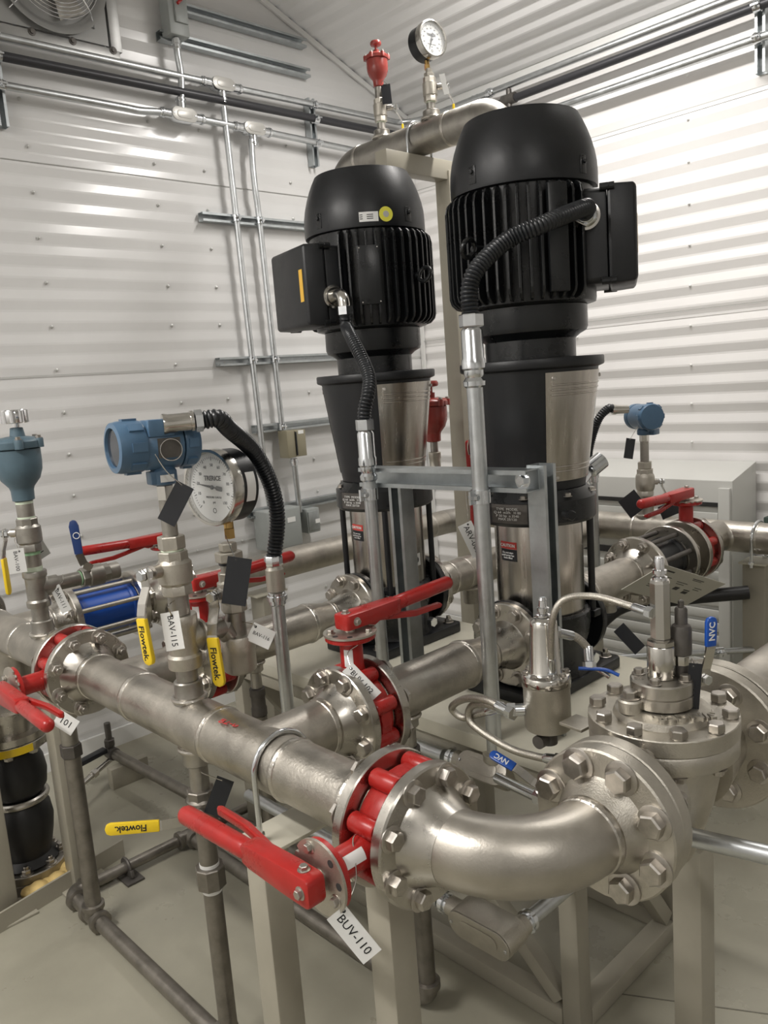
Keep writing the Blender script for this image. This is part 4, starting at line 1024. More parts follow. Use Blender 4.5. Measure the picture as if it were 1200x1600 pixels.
# floor drain network
def teefit(t, p, a, b, r=.029):
    p = V(p); mb = MB()
    for d in [a, -V(a), b]:
        d = V(d); mb.cyl(p, p+d*.045, r*.92, n=20); mb.lathe([(r*.9, .028), (r*1.12, .030), (r*1.12, .044), (r*.95, .046)], frame(p, d), 20)
    return mb.build('tee_fitting', BROWN, t)
def elbfit(t, p, a, b, r=.029):
    p, a, b = V(p), V(a), V(b); q = .035
    mb = MB().tube(arc(p+a*q+b*q, -b, -a, q, 8), r*.92, 20)
    for d in (a, b): mb.lathe([(r*.9, q-.004), (r*1.12, q-.002), (r*1.12, q+.014), (r*.95, q+.016)], frame(p, d), 20)
    return mb.build('elbow_fitting', BROWN, t)
FZ = .034
t = thing('drain_manifold', 'brown drain pipework lying on the floor under the headers', 'pipe', (1.0, 1.8, .0))
def dp(a, b, r=.0215, m=BROWN): MB().cyl(a, b, r, n=24).build('pipe', m, t)
dx = HX-.010
elbfit(t, (dx, 2.43, FZ), V((0, -1, 0)), X)
dp((dx, 2.385, FZ), (dx, 2.309, FZ)); teefit(t, (dx, 2.262, FZ), Y, Z); dp((dx, 2.215, FZ), (dx, 1.597, FZ)); teefit(t, (dx, 1.55, FZ), Y, Z)
dp((dx, 1.503, FZ), (dx, .35, FZ))
dp((dx+.05, 2.43, FZ), (1.198, 2.43, FZ), .018); teefit(t, (1.245, 2.43, FZ), X, V((0, -1, 0)), .027)
dp((1.292, 2.43, FZ), (1.72, 2.43, FZ), .018)
dp((1.245, 2.383, FZ), (1.245, 1.957, FZ), .0225); teefit(t, (1.245, 1.91, FZ), Y, Z); dp((1.245, 1.863, FZ), (1.245, 1.337, FZ), .0225)
elbfit(t, (1.245, 1.29, FZ), Y, Z)
t = thing('pipe_clamp', 'dark pipe clamp standing on a bolt plate on the floor', 'clamp', (1.01, 2.43, 0))
MB().ring((1.01, 2.43, FZ), X, .0235, .006, 20, 8, 1.8).build('ring', DKSTEEL, t); MB().box((1.01, 2.41, .004), .06, .085, .008).bar((1.01, 2.40, .008), (1.01, 2.408, .03), .035, .012, X).build('foot', DKSTEEL, t, bevel=.002)
t = thing('sample_drain', 'grey drain line with two small valves beneath the far left header', 'pipe', (1.33, 2.6, 0))
MB().cyl((1.31, 3.10, .11), (1.36, 1.75, .11), .021, n=20).build('pipe', BROWN, t)
MB().lathe([(.018, 0), (.026, .004), (.026, .05), (.018, .054)], frame((1.308, 3.105, .11), (-.04, 1, 0)), 16).cyl((1.305, 3.14, .11), (1.305, 3.14, .24), .013, n=14).hexa((1.305, 3.14, .14), Z, .022, .03).build('valve_body', DKSTEEL, t)
MB().bar((1.28, 3.13, .135), (1.14, 3.12, .12), .035, .02, Z).build('lever', TAGB, t, bevel=.004)
MB().cyl((1.29, 3.12, .09), (1.02, 2.94, .09), .011, n=14).hexa((1.2, 3.06, .09), (-.8, -.55, 0), .018, .03).build('hose_tail', POL, t)
for yb in (3.05, 1.9): MB().box((1.33, yb, .043), .16, .04, .086).build('support_block', POST, t, bevel=.002)
# air valves
def airvalve(label, x, y, z0, s, m, knob, group='air release valves'):
    t = thing('air_release_valve', label, 'valve', (x, y, z0), group)
    L = lambda r, h: (r*s, z0+h*s)
    MB().lathe([L(.024, 0), L(.030, .003), L(.031, .030), L(.034, .040), L(.052, .062), L(.061, .088), L(.063, .110), L(.063, .146), L(.060, .148)], T(x, y, 0), 44).build('bowl', m, t)
    mb = MB().lathe([L(.060, .1485), L(.068, .150), L(.069, .153), L(.069, .168), L(.066, .172), L(.058, .178), L(.02, .184)], T(x, y, 0), 44)
    for k in range(6):
        a = PI*k/3+.3; mb.lathe([L(.012, .1487), L(.0125, .172), L(.011, .175)], T(x+.066*s*math.cos(a), y+.066*s*math.sin(a), 0), 14)
    mb.build('cover', m, t)
    for k in range(6):
        a = PI*k/3+.3; put(bolt_mesh(.0075*s, 'hex'), 'bolt', t, T(x+.066*s*math.cos(a), y+.066*s*math.sin(a), z0+.1755*s))
    if knob == 'chrome':
        MB().lathe([L(.019, .180), L(.021, .182), L(.017, .207), L(.013, .208)], T(x, y, 0) @ T(.006, -.006, 0), 24).build('vent_boss', m, t)
        kn = MB().lathe([L(.011, .2085), L(.011, .218), L(.034, .220), L(.036, .223), L(.036, .254), L(.034, .257), L(.01, .258)], T(x+.006, y-.006, 0), 36)
        for k in range(9):
            a = 2*PI*k/9; kn.lathe([L(.008, .222), L(.008, .255)], T(x+.006+.032*s*math.cos(a), y-.006+.032*s*math.sin(a), 0), 10)
        kn.build('vent_cap', CHROME, t)
    else:
        MB().lathe([L(.016, .184), L(.017, .204), L(.008, .206), L(.008, .226)], T(x, y, 0), 20).build('vent_boss', m, t)
        MB().lathe([L(.012, .2262), L(.030, .230), L(.033, .236), L(.033, .244), L(.028, .252), L(.01, .254)], T(x, y, 0), 28).build('vent_cap', m, t)
    return t
ay = 2.372
t = thing('vent_stand', 'fitting stack with tee and yellow handle under the slate blue vent', 'valve', (HX, ay, .93))
stackpart(t, HX, ay, [('nip', .936, .975, .024, PIPE2), ('tape', 1.082, 1.095, .0243, TEFLON), ('nip', 1.095, 1.130, .0235, PIPE2), ('tape', 1.130, 1.140, .0243, GREEN), ('tape', 1.236, 1.241, .024, TEFLON), ('nip', 1.241, 1.278, .0235, PIPE2), ('tape', 1.278, 1.285, .024, TEFLON)])
mb = MB().lathe([(.032, .975), (.0335, .979), (.0335, .992), (.029, .998), (.029, 1.060), (.0335, 1.066), (.0335, 1.079), (.032, 1.082)], T(HX, ay, 0), 32)
branch(mb, (HX, ay, 1.030), Z, X, .029, .027, .060, .01, 28); mb.build('tee_fitting', PIPE2, t)
stub(t, (HX+.06, ay, 1.030), X, .066, .0215, PIPE2)
MB().cyl((HX+.126, ay, 1.030), (HX+.130, ay, 1.030), .0225, n=20).build('thread_tape', GREEN, t)
ballbody(t, (HX+.175, ay, 1.030), X, 1.0, .088, PIPE2); stub(t, (HX+.219, ay, 1.030), X, .03, .026, PIPE2)
lvr = MB()
for a, b in (((.995, ay-.02, 1.055), (.97, ay-.028, 1.075)), ((.97, ay-.028, 1.075), (.958, ay-.03, 1.11))): lvr.bar(a, b, .024, .004, (0, -1, .2))
lvr.build('lever', POL, t)
MB().prism([(0, -.012), (.085, -.014), (.10, -.009), (.104, 0), (.10, .009), (.085, .014), (0, .012)], -.005, .005, frame((.959, ay-.03, 1.108), (-.55, -.83, 0), (-.06, 0, 1))).build('grip', NAVY, t, bevel=.003)
MB().ring((.956, ay-.036, 1.165), (-.55, -.83, 0), .009, .0012, 20, 6).build('grip_mark', WHT, t)
ballbody(t, (HX, ay, 1.188), Z, 1.06, .096, PIPE2)
grip_lever(t, (HX-.022, ay+.018, 1.196), (-.72, .69, 0), (.03, -.02, -1), YEL, .95, .014, None, None, .19)
airvalve('slate blue air valve with chrome cap at the left edge', HX, ay, 1.286, 1.0, ARVB, 'chrome')
# overhead air valve and gauge on the crossover
def ovstand(y, label, top):
    t = thing('vent_stand', label, 'valve', (2.40, y, 2.53))
    z = 2.43+RP+.027
    stackpart(t, 2.40, y, [('nip', z, z+.026, .0165, PIPE2), ('tape', z+.026, z+.029, .017, TEFLON)])
    ballbody(t, (2.40, y, z+.072), Z, .80, .086)
    grip_lever(t, (2.40+.018, y-.020, z+.080), (.72, -.69, 0), (.06, -.03, -1), YEL, .85, .024, None, None, .140)
    if top == 'a': stub(t, (2.40, y, z+.115), Z, .042, .0165, PIPE2)
    else: stackpart(t, 2.40, y, [('hex', z+.115, z+.130, .019, CAST), ('hex', z+.130, z+.145, .0125, CAST)])
    return z
z = ovstand(2.395, 'overhead fitting stack below the red vent with yellow handle', 'a')
airvalve('red air valve on the overhead crossover, against the ceiling', 2.40, 2.395, z+.1575, .66, RUST, 'red')
z = ovstand(2.13, 'overhead fitting stack below the small gauge with yellow handle', 'g')
gauge('small pressure gauge on the overhead crossover pipe', (2.40-.003, 2.13-.025, z+.145+.030+.061), (-.14, -.98, .02), .0635, 'TRERICE', 250)
# red vent behind the back pump
t = thing('vent_stand', 'bent fitting stack below the red vent behind the back pump', 'valve', (2.30, 2.12, 1.15))
stackpart(t, 2.30, 2.13, [('nip', 1.262, 1.300, .015, PIPE2), ('fit', 1.175, 1.262, .024, CAST)])
MB().tube(spline([(2.30, 2.13, 1.176), (2.305, 2.128, 1.15), (2.325, 2.11, 1.145), (2.36, 2.075, 1.165)], 6), .021, 16).build('street_elbow', PIPE2, t)
MB().lathe([(.018, 0), (.027, .002), (.027, .05), (.018, .053)], frame((2.345, 2.09, 1.157), (.68, -.70, .30)), 20).cyl((2.36, 2.075, 1.165), (2.395, 1.83, 1.175), .018, n=16).build('coupling', ZINC, t)
airvalve('red air valve half hidden behind the back pump stool', 2.30, 2.13, 1.3005, .92, RUST, 'red')
# rear transmitter
t = thing('transmitter_stand', 'fitting stack below the rear blue transmitter over the rear header', 'valve', (3.05, 1.66, .96))
stackpart(t, 3.05, 1.66, [('nip', .9625, 1.0, .023, PIPE2), ('nip', 1.142, 1.225, .0175, PIPE2), ('hex', 1.112, 1.142, .030, CAST)])
ballbody(t, (3.05, 1.66, 1.056), Z, 1.15, .112)
grip_lever(t, (3.05+.02, 1.66-.022, 1.055), (.72, -.69, 0), (.1, -.1, -1), YEL, .9, .02, None, None, .16)
t = thing('pressure_transmitter', 'small blue transmitter standing over the rear header at right', 'transmitter', (3.05, 1.66, 1.226))
MB().lathe([(.019, 1.2255), (.019, 1.25)], T(3.05, 1.66, 0), 6).build('hexagon_base', POL, t)
rax = V((-.55, -.80, .02)).normalized(); rc = V((3.045, 1.655, 1.325))
MB().lathe([(.024, 1.2505), (.028, 1.254), (.028, 1.272), (.021, 1.277), (.021, 1.29)], T(3.05, 1.66, 0), 28).box((3.07, 1.64, 1.262), .05, .05, .024).build('neck', TXB, t, bevel=.003)
MB().lathe([(.046, -.05), (.051, -.046), (.051, .036)], frame(rc, rax), 36).build('housing', TXB, t)
cap = MB().lathe([(.0525, .0365), (.0535, .040), (.0535, .062), (.049, .070), (.02, .072)], frame(rc, rax), 36)
for k in range(8): cap.box((.054, 0, .050), .006, .018, .020, frame(rc, rax) @ Matrix.Rotation(PI*k/4, 4, 'Z'))
cap.build('end_cap', TXB, t)
MB().lathe([(.0515, -.0505), (.0525, -.054), (.0525, -.075), (.046, -.08), (.01, -.081)], frame(rc, rax), 36).build('window_cap', TXB, t)
MB().lathe([(.017, 0), (.019, .05), (.021, .051), (.021, .065)], frame(rc+V((-.045, .045, .035)), (-.72, .69, .05)), 20).build('conduit_hub', POL, t)
t = thing('flexible_conduit', 'ribbed dark flexible conduit curving left from the rear blue transmitter', 'conduit', (2.88, 1.80, 1.13), 'flexible conduits')
ribbed('jacket', PVCB, t, [(2.955, 1.742, 1.366), (2.935, 1.752, 1.368), (2.905, 1.775, 1.335), (2.90, 1.806, 1.265), (2.90, 1.828, 1.18), (2.90, 1.810, 1.12)], .0165)
t = thing('conduit_riser', 'galvanized conduit riser below the rear flexible conduit', 'conduit', (2.878, 1.83, 0), 'conduit risers')
MB().cyl((2.90, 1.808, .01), (2.90, 1.808, 1.09), .0165, n=20).build('pipe', GALV, t); coupling(t, (2.90, 1.808, 1.095), Z, .0165, .05)
t = thing('tube_elbow', 'silver elbow fitting beside the front pump coupling guard', 'fitting', (1.98, 1.20, 1.22))
MB().tube(spline([(1.945, 1.27, 1.205), (1.99, 1.275, 1.225), (2.045, 1.282, 1.255)], 6), .0135, 14).lathe([(.02, 0), (.026, .002), (.026, .05), (.02, .052)], frame((2.035, 1.281, 1.250), (.75, -.3, .45)), 20).build('elbow', ZINC, t)

# ================================================================ expansion joint at the far left
ex, ey = .79, 2.68
t = thing('expansion_joint', 'black rubber expansion joint with steel rings on the floor at far left', 'joint', (ex, ey, .0))
MB().lathe([(.105, 0), (.118, .003), (.118, .040), (.115, .043)], T(ex, ey, 0), 48).build('floor_flange', BROWN, t)
MB().lathe([(.112, .0445), (.120, .047), (.120, .070), (.117, .073)], T(ex, ey, 0), 48).build('lower_flange', PIPE2, t)
MB().lathe([(.080, .0745), (.098, .078), (.078, .10), (.092, .17), (.098, .215), (.092, .26), (.074, .285)], T(ex, ey, 0), 48).build('lower_bellows', RUB, t)
MB().ring((ex, ey, .295), Z, .084, .012, 44, 10).build('band_ring', FLG, t)
MB().lathe([(.074, .305), (.092, .33), (.098, .375), (.092, .42), (.078, .455), (.098, .470), (.08, .4735)], T(ex, ey, 0), 48).build('upper_bellows', RUB, t)
MB().lathe([(.08, .4745), (.118, .477), (.120, .480), (.120, .502), (.117, .505)], T(ex, ey, 0), 48).build('upper_flange', FLG, t)
for k in range(8):
    a = 2*PI*(k+.5)/8
    put(bolt_mesh(.0145, 'stud'), 'bolt', t, T(ex+.1*math.cos(a), ey+.1*math.sin(a), .0735))
    put(bolt_mesh(.0145, 'hex'), 'bolt', t, T(ex+.1*math.cos(a), ey+.1*math.sin(a), .4770) @ Matrix.Rotation(PI, 4, 'X'))
MB().lathe([(.1205, .478), (.1205, .503)], T(ex, ey, 0), 12, math.radians(215), math.radians(285)).build('yellow_label', YEL, t, smooth=60)
t = thing('riser_valve', 'flanged isolating valve above the black expansion joint at far left', 'valve', (ex+.045*0+.0, ey, .506))
MB().lathe([(.08, .506), (.120, .508), (.120, .530), (.088, .533), (.088, .585), (.120, .588), (.120, .612), (.07, .614)], T(ex, ey, 0), 44).build('body', FLG, t)
t = thing('foam_seal', 'yellow expanding foam squeezed around the left floor flange', 'foam', (.93, 2.70, 0))
t['kind'] = 'stuff'
mb = MB()
for k in range(9):
    a = -1.95+k*.22; r = .138+.008*math.sin(k*2.3)
    c = V((ex+r*math.cos(a), ey+r*math.sin(a), .030)); q = .026+.012*math.sin(k*1.7)**2
    mb.lathe([(q*math.sin(PI*i/6)+1e-4, -q*math.cos(PI*i/6)*.8) for i in range(7)], frame(c, (.2, .1, 1)), 10)
mb.build('foam', FOAM, t)
t = thing('edge_angle', 'low grey steel upstand around the left floor penetration', 'plate', (.85, 2.52, 0))
MB().bar((.56, 2.455, .03), (1.06, 2.555, .03), .008, .06, Z).build('upstand', POST, t)
# ================================================================ conduits and strut frame at the skid
t = thing('strut_stand', 'galvanized strut goal post frame standing between the two pumps and header', 'frame', (1.49, 1.3, SZ))
strut((1.50, 1.520, SZ+.001), (1.50, 1.520, 1.312), (-1, 0, 0), .046, parent=t, name='upright'); strut((1.502, 1.520, SZ+.001), (1.502, 1.475, SZ+.001+.0), (0, 0, 1), .03, parent=t, name='foot')
strut((1.50, 1.068, SZ+.001), (1.50, 1.068, 1.338), (0, -1, 0), .046, parent=t, name='upright')
strut((1.500-.048, 1.60, 1.300), (1.500-.048, 1.058, 1.308), (-1, 0, 0), .050, parent=t, name='crossbar')
MB().hexa((1.435, 1.072, 1.310), (-1, 0, 0), .0125, .012).lathe([(.02, .001), (.02, .003)], frame((1.437, 1.072, 1.310), (-1, 0, 0)), 20).build('bolt', ZINC, t)
def riser(label, x, y, z0, zc, r, clampz):
    t = thing('conduit_riser', label, 'conduit', (x, y, z0), 'conduit risers')
    MB().cyl((x, y, z0), (x, y, zc), r, n=24).build('pipe', GALV, t)
    k = r/.0165
    MB().lathe([(r*1.06, zc-.008), (r*1.32, zc-.004), (r*1.36, zc+.006), (r*1.05, zc+.014), (r*1.2, zc+.02), (r*1.2, zc+.030), (r*1.42, zc+.034), (r*1.42, zc+.052), (r*1.3, zc+.056), (r*1.3, zc+.115), (r*1.05, zc+.122)], T(x, y, 0), 28).build('connector', ZINC, t)
    MB().lathe([(r*1.38, zc+.123), (r*1.48, zc+.125), (r*1.48, zc+.149), (r*1.4, zc+.151)], T(x, y, 0), 6).build('end_nut', ZINC, t, smooth=15)
    if clampz: clamp(t, (x, y, clampz), Z, (-1, 0, 0), r)
    return zc+.151
z1 = riser('galvanized conduit riser rising to the back motor', 1.405, 1.537, .70, 1.303, .0165, 1.262)
z2 = riser('tall galvanized conduit riser rising to the front motor', 1.405, 1.168, .66, 1.526, .0185, 1.275)
t = thing('flexible_conduit', 'ribbed black flexible conduit hanging from the back motor box elbow', 'conduit', (1.405, 1.537, z1), 'flexible conduits')
h1 = V(hub1)+V(nv1)*.022
eb = [h1, h1+V(nv1)*.015, h1+V(nv1)*.032+Z*-.004, h1+V(nv1)*.044-Z*.016, h1+V(nv1)*.047-Z*.036]
MB().tube(spline(eb, 6), .0185, 20).build('elbow_fitting', POL, t)
g0 = eb[-1]
MB().lathe([(.021, 0), (.0235, .001), (.0235, .024), (.021, .025)], frame(g0+Z*.002, -Z), 6).build('end_nut', ZINC, t, smooth=15)
ribbed('jacket', PVCB, t, [g0-Z*.023, g0-Z*.055+V((-.002, -.004, 0)), V((1.498, 1.665, 1.670)), V((1.468, 1.592, 1.600)), V((1.445, 1.550, 1.555)), V((1.418, 1.530, 1.515)), V((1.406, 1.533, 1.48)), V((1.405, 1.537, z1))], .0165)
t = thing('flexible_conduit', 'ribbed black flexible conduit arching across the front motor', 'conduit', (1.405, 1.168, z2), 'flexible conduits')
h2 = V(hub2)+V(nv2)*.022
MB().lathe([(.026, 0), (.029, .002), (.029, .018), (.026, .020)], frame(h2, nv2), 6).lathe([(.021, .02), (.023, .022), (.023, .036), (.021, .038)], frame(h2, nv2), 24).build('end_nut', ZINC, t, smooth=20)
ribbed('jacket', PVCB, t, [h2+V(nv2)*.036, h2+V(nv2)*.07+Z*.004, (1.565, 1.075, 1.862), (1.50, 1.13, 1.832), (1.430, 1.160, 1.776), (1.408, 1.170, 1.73), (1.405, 1.168, z2)], .0185)
# conduit bodies
lbody('flat silver conduit body low under the elbow, nearest the viewer', (1.142, 1.02, .397), Y, (-1, 0, -.12), .165, .066, .062, ((Y, 0), (X, -.055)), .0165, CAST, 'conduit bodies on the skid')
t = thing('conduit_run', 'galvanized conduit run passing under the elbow to the skid', 'conduit', (1.3, 1.0, .41))
MB().cyl((1.232, .965, .402), (2.0, .955, .41), .0165, n=20).build('pipe', GALV, t); MB().cyl((1.172, 1.155, .400), (1.172, 1.9, .40), .0165, n=20).build('pipe', GALV, t)
lbody('grey conduit body behind the foreground valve, at foot of tall riser', (1.378, 1.190, .622), Y, (-.80, 0, .60), .150, .058, .055, ((Y, 0), ), .0175, CAST, 'conduit bodies on the skid')
t = thing('conduit_run', 'short galvanized conduit beside the blue handled cock', 'conduit', (1.40, 1.36, .60))
MB().cyl((1.395, 1.325, .605), (1.395, 1.50, .605), .0175, n=20).build('pipe', GALV, t)
MB().lathe([(.024, .635), (.029, .638), (.029, .655), (.023, .659)], T(1.405, 1.168, 0), 24).build('riser_hub', CAST, t)
t = thing('drain_cock', 'small silver cock with blue handle behind the elbow', 'valve', (1.34, 1.04, .62))
MB().cyl((1.356, 1.125, .626), (1.325, .90, .632), .0125, n=16).hexa((1.337, 1.0, .632), (-.1, -1, 0), .019, .03).build('body', ZINC, t)
grip_lever(t, (1.332, .985, .642), (-.45, -.3, .84), (.0, 1, .10), BLUE, .85, .016, 'NVC', None, .150)
t = thing('conduit_run', 'bare galvanized conduit crossing to the right edge below the regulating valve', 'conduit', (1.19, .585, .77))
MB().cyl((1.178, .628, .765), (1.235, .32, .775), .0155, n=24).build('pipe', GALV, t)

# ================================================================ left wall: strut, conduit and boxes
YW = 3.385
def wallstrut(label, x0, x1, z, open_dir=(0, -1, 0)):
    o = strut((x0, YL-.0232, z), (x1, YL-.0232, z), open_dir)
    tag(o, label, 'strut', 'strut rails on the left wall'); return o
wallstrut('upper short strut rail by the ceiling, right of the disconnect box', 2.19, 2.90, 3.262)
wallstrut('lower short strut rail by the ceiling, under the disconnect box', 2.06, 2.91, 3.122)
wallstrut('strut rail on left wall level with the back motor', 2.18, 3.0, 2.362)
wallstrut('strut rail on left wall level with the back pump stool top', 2.19, 3.1, 1.692)
wallstrut('strut rail on left wall beside the olive switch', 2.36, 3.2, 1.352)
wallstrut('lowest strut rail on left wall behind the grey boxes', 2.28, 3.2, .932)
def vstrut(label, x, z0, z1):
    o = strut((x, YL-.022, z0), (x, YL-.022, z1), (0, -1, 0)); tag(o, label, 'strut', 'upright strut pieces on the walls'); return o
vstrut('upright strut on left wall crossing three pipes left of red vent', 2.90, 2.67, 3.0)
vstrut('upright strut at the top left corner of the view', 1.325, 2.63, 2.97)
YP = YL-.062
t = thing('wall_conduit', 'upper galvanized conduit running along the left wall to the corner', 'conduit', (2.3, YP, 2.94), 'wall conduits')
MB().cyl((.6, YP, 2.947), (2.265, YP, 2.955), .0155, n=16).build('pipe', GALV, t)
MB().tube(spline([(2.42, YP, 2.955), (2.9, YP, 2.962), (3.40, YP, 2.968), (3.52, YP-.01, 2.969), (XR-.075, YP-.10, 2.97), (XR-.062, YP-.24, 2.972), (XR-.062, 2.5, 2.975)], 8), .0155, 14).build('bent_pipe', GALV, t)
MB().cyl((XR-.062, 2.5, 2.975), (XR-.062, .2, 2.975), .0155, n=16).build('pipe', GALV, t)
coupling(t, (XR-.062, 2.78, 2.973), Y, .0155, .05)
lbody('upper oval conduit fitting on the left wall conduit', (2.342, YP-.022, 2.955), X, -Y, .125, .058, .044, ((X, 0), (-X, 0), (-Z, 0)), .0155, ZINC, 'oval conduit fittings')
t = thing('sprinkler_pipe', 'dark steel pipe running along both walls between two conduits', 'pipe', (2.3, YP, 2.86))
PB = mat('dark steel pipe', (.045, .045, .05), .38, .3)
MB().cyl((.6, YP-.002, 2.872), (3.47, YP-.002, 2.900), .0185, n=16).build('pipe', PB, t)
MB().cyl((XR-.064, 3.24, 2.900), (XR-.064, .2, 2.915), .0185, n=16).build('pipe', PB, t)
MB().tube(arc((3.47+.0, 3.24, 2.90), Y, X, YP-3.242, 8)[:1]+spline([(3.47, YP-.002, 2.90), (3.56, YP-.02, 2.90), (XR-.064, YP-.09, 2.90), (XR-.064, 3.24, 2.90)], 6), .0185, 14).build('bend', PB, t)
MB().cyl((XR-.064, 2.66, 2.86), (XR-.064, 2.66, 2.955), .014, n=14).lathe([(.026, -.04), (.026, .04)], frame((XR-.064, 2.66, 2.906), Y), 16).ring((XR-.064, 2.66, 2.85), Z, .014, .004, 14, 6).build('sprinkler_tee', DKSTEEL, t)
t = thing('wall_conduit', 'lower galvanized conduit with a kink along the left wall', 'conduit', (2.0, YP, 2.75), 'wall conduits')
MB().tube(spline([(.6, YP, 2.772), (1.5, YP, 2.774), (1.82, YP, 2.774), (1.90, YP, 2.773), (1.98, YP, 2.782), (2.035, YP, 2.785)], 6), .0155, 14).build('bent_pipe', GALV, t)
MB().cyl((2.195, YP, 2.785), (2.42, YP, 2.783), .0155, n=16).build('pipe', GALV, t); MB().cyl((2.57, YP, 2.783), (3.3, YP, 2.772), .0155, n=16).build('pipe', GALV, t)
lbody('left oval conduit fitting on the lower wall conduit', (2.115, YP-.022, 2.785), X, -Y, .13, .060, .044, ((X, 0), (-X, 0), (Z, 0)), .0155, ZINC, 'oval conduit fittings')
lbody('right oval conduit fitting on the lower wall conduit', (2.497, YP-.022, 2.783), X, -Y, .125, .058, .044, ((X, 0), (-X, 0), (-Z, 0)), .0155, ZINC, 'oval conduit fittings')
t = thing('wall_conduit', 'upright conduit on the left wall, left of two, to the grey box', 'conduit', (2.36, YP, .93), 'wall conduits')
MB().tube([(2.342, YP, 2.86), (2.352, YP+.002, 2.45), (2.362, YP+.006, 1.98), (2.374, YP+.006, 1.42), (2.376, YP+.0, 1.04), (2.385, YP+.0, .955)], .0148, 14).build('pipe', GALV, t)
for zz in (2.362, 1.692): clamp(t, (2.352+(2.362-zz)*.02, YP+.003, zz), Z, -Y, .0148)
t = thing('wall_conduit', 'upright conduit on the left wall, right of two, to the olive switch', 'conduit', (2.5, YP, .93), 'wall conduits')
MB().tube(spline([(2.484, YP, 2.735), (2.478, YP, 2.62), (2.480, YP, 2.50), (2.490, YP+.005, 2.38), (2.500, YP+.006, 1.9), (2.512, YP+.006, 1.335)], 5), .0148, 14).build('pipe', GALV, t)
MB().cyl((2.548, YP-.02, 1.185), (2.562, YP-.01, .90), .0148, n=14).build('pipe', GALV, t)
for zz in (2.362, 1.692, 1.352): clamp(t, (2.490+(2.362-zz)*.018, YP+.005, zz), Z, -Y, .0148)
coupling(t, (2.548, YP-.02, 1.165), Z, .0148, .04)
t = thing('wall_conduit', 'short kinked conduit dropping from the disconnect box', 'conduit', (2.13, YP, 2.8), 'wall conduits')
MB().tube(spline([(2.118, YP-.01, 3.10), (2.118, YP-.01, 3.04), (2.130, YP, 2.98), (2.128, YP, 2.92), (2.118, YP, 2.84)], 5), .0148, 14).build('pipe', GALV, t); coupling(t, (2.118, YP-.01, 3.085), Z, .0148, .045)
t = thing('disconnect_box', 'grey disconnect switch box with red handle at ceiling height', 'electrical box', (2.125, 3.36, 3.105))
MB().box((2.125, 3.365, 3.21), .098, .075, .20).build('case', JBOX, t, bevel=.006); MB().box((2.135, 3.322, 3.215), .062, .012, .11).build('cover', JBOX, t, bevel=.003)
MB().bar((2.145, 3.31, 3.262), (2.115, 3.31, 3.232), .012, .012, Y).build('handle', RED, t, bevel=.002)
t = thing('switch_box', 'olive pressure switch on the right upright wall conduit', 'electrical box', (2.555, 3.345, 1.19))
MB().box((2.515, 3.35, 1.262), .05, .075, .140).build('case', OLIVE, t, bevel=.003); MB().box((2.575, 3.345, 1.262), .066, .07, .135).build('cover', OLIVE, t, bevel=.003)
MB().box((2.545, 3.310, 1.262), .006, .008, .12).build('slot', TAGB, t); MB().box((2.578, 3.309, 1.318), .034, .001, .018).build('label', WHT, t)
t = thing('junction_box', 'grey junction box with two white labels on left wall behind gauge', 'electrical box', (2.41, 3.345, .75))
MB().box((2.41, 3.350, .845), .215, .115, .20).build('case', JBOX, t, bevel=.006)
MB().box((2.40, 3.289, .845), .20, .006, .19).build('cover', JBOX, t, bevel=.002); MB().box((2.45, 3.2845, .885), .05, .001, .026).build('label', WHT, t)
MB().lathe([(.007, 0), (.007, .006)], frame((2.38, 3.286, .825), -Y), 12).build('screw', ZINC, t)
t = thing('outlet_box', 'small grey weatherproof outlet box beside the junction box', 'electrical box', (2.64, 3.37, .75))
MB().box((2.635, 3.375, .845), .085, .075, .13).build('case', JBOX, t, bevel=.006); MB().box((2.632, 3.335, .845), .07, .006, .10).build('cover', GALVD, t, bevel=.002); MB().box((2.655, 3.3305, .84), .03, .001, .022).build('label', WHT, t)
# exhaust fan
ALUM = mat('grey fan sheet metal', (.34, .34, .33), .40, .3)
t = thing('exhaust_fan', 'wall exhaust fan with round wire guard at top left', 'fan', (1.60, YL-.05, 2.96))
FX, FZc, FR = 1.59, 3.258, .185
fo = .275
MB().box((FX, YL-.012, FZc-fo+.012), 2*fo, .022, .05).box((FX, YL-.012, FZc+fo-.012), 2*fo, .022, .05).box((FX-fo+.012, YL-.0121, FZc), .05, .022, 2*fo-.06).box((FX+fo-.012, YL-.0121, FZc), .05, .022, 2*fo-.06).build('mounting_plate', mat('mill aluminium', (.42, .42, .41), .42, .8, .12, 14), t, bevel=.002)
MB().lathe([(.195, 0), (.205, .004), (.215, .012), (.235, .014), (.235, .011)], frame((FX, YL-.030, FZc), -Y), 48, 0, 2*PI-.0001).box((FX, YL-.016, FZc), .46, .004, .46).build('orifice_panel', ALUM, t)
for k in range(4):
    a = PI/2*k+.5; q = V((math.cos(a), 0, math.sin(a))); s2 = V((-math.sin(a), 0, math.cos(a)))
    c = V((FX, YL-.045, FZc))
    MB().add([c+q*.04-s2*.03, c+q*.17-s2*.075, c+q*.175+s2*.06+Y*.02, c+q*.04+s2*.03+Y*.015, c+q*.04-s2*.03+Y*.003, c+q*.17-s2*.075+Y*.003, c+q*.175+s2*.06+Y*.023, c+q*.04+s2*.03+Y*.018], [(0, 1, 2, 3), (7, 6, 5, 4), (0, 4, 5, 1), (1, 5, 6, 2), (2, 6, 7, 3), (3, 7, 4, 0)]).build('fan_blade', mat('fan blade', (.40, .38, .34), .35, .8), t)
MB().lathe([(.045, 0), (.045, .03), (.03, .04)], frame((FX, YL-.05, FZc), -Y), 24).build('hub', DKSTEEL, t)
gd = MB()
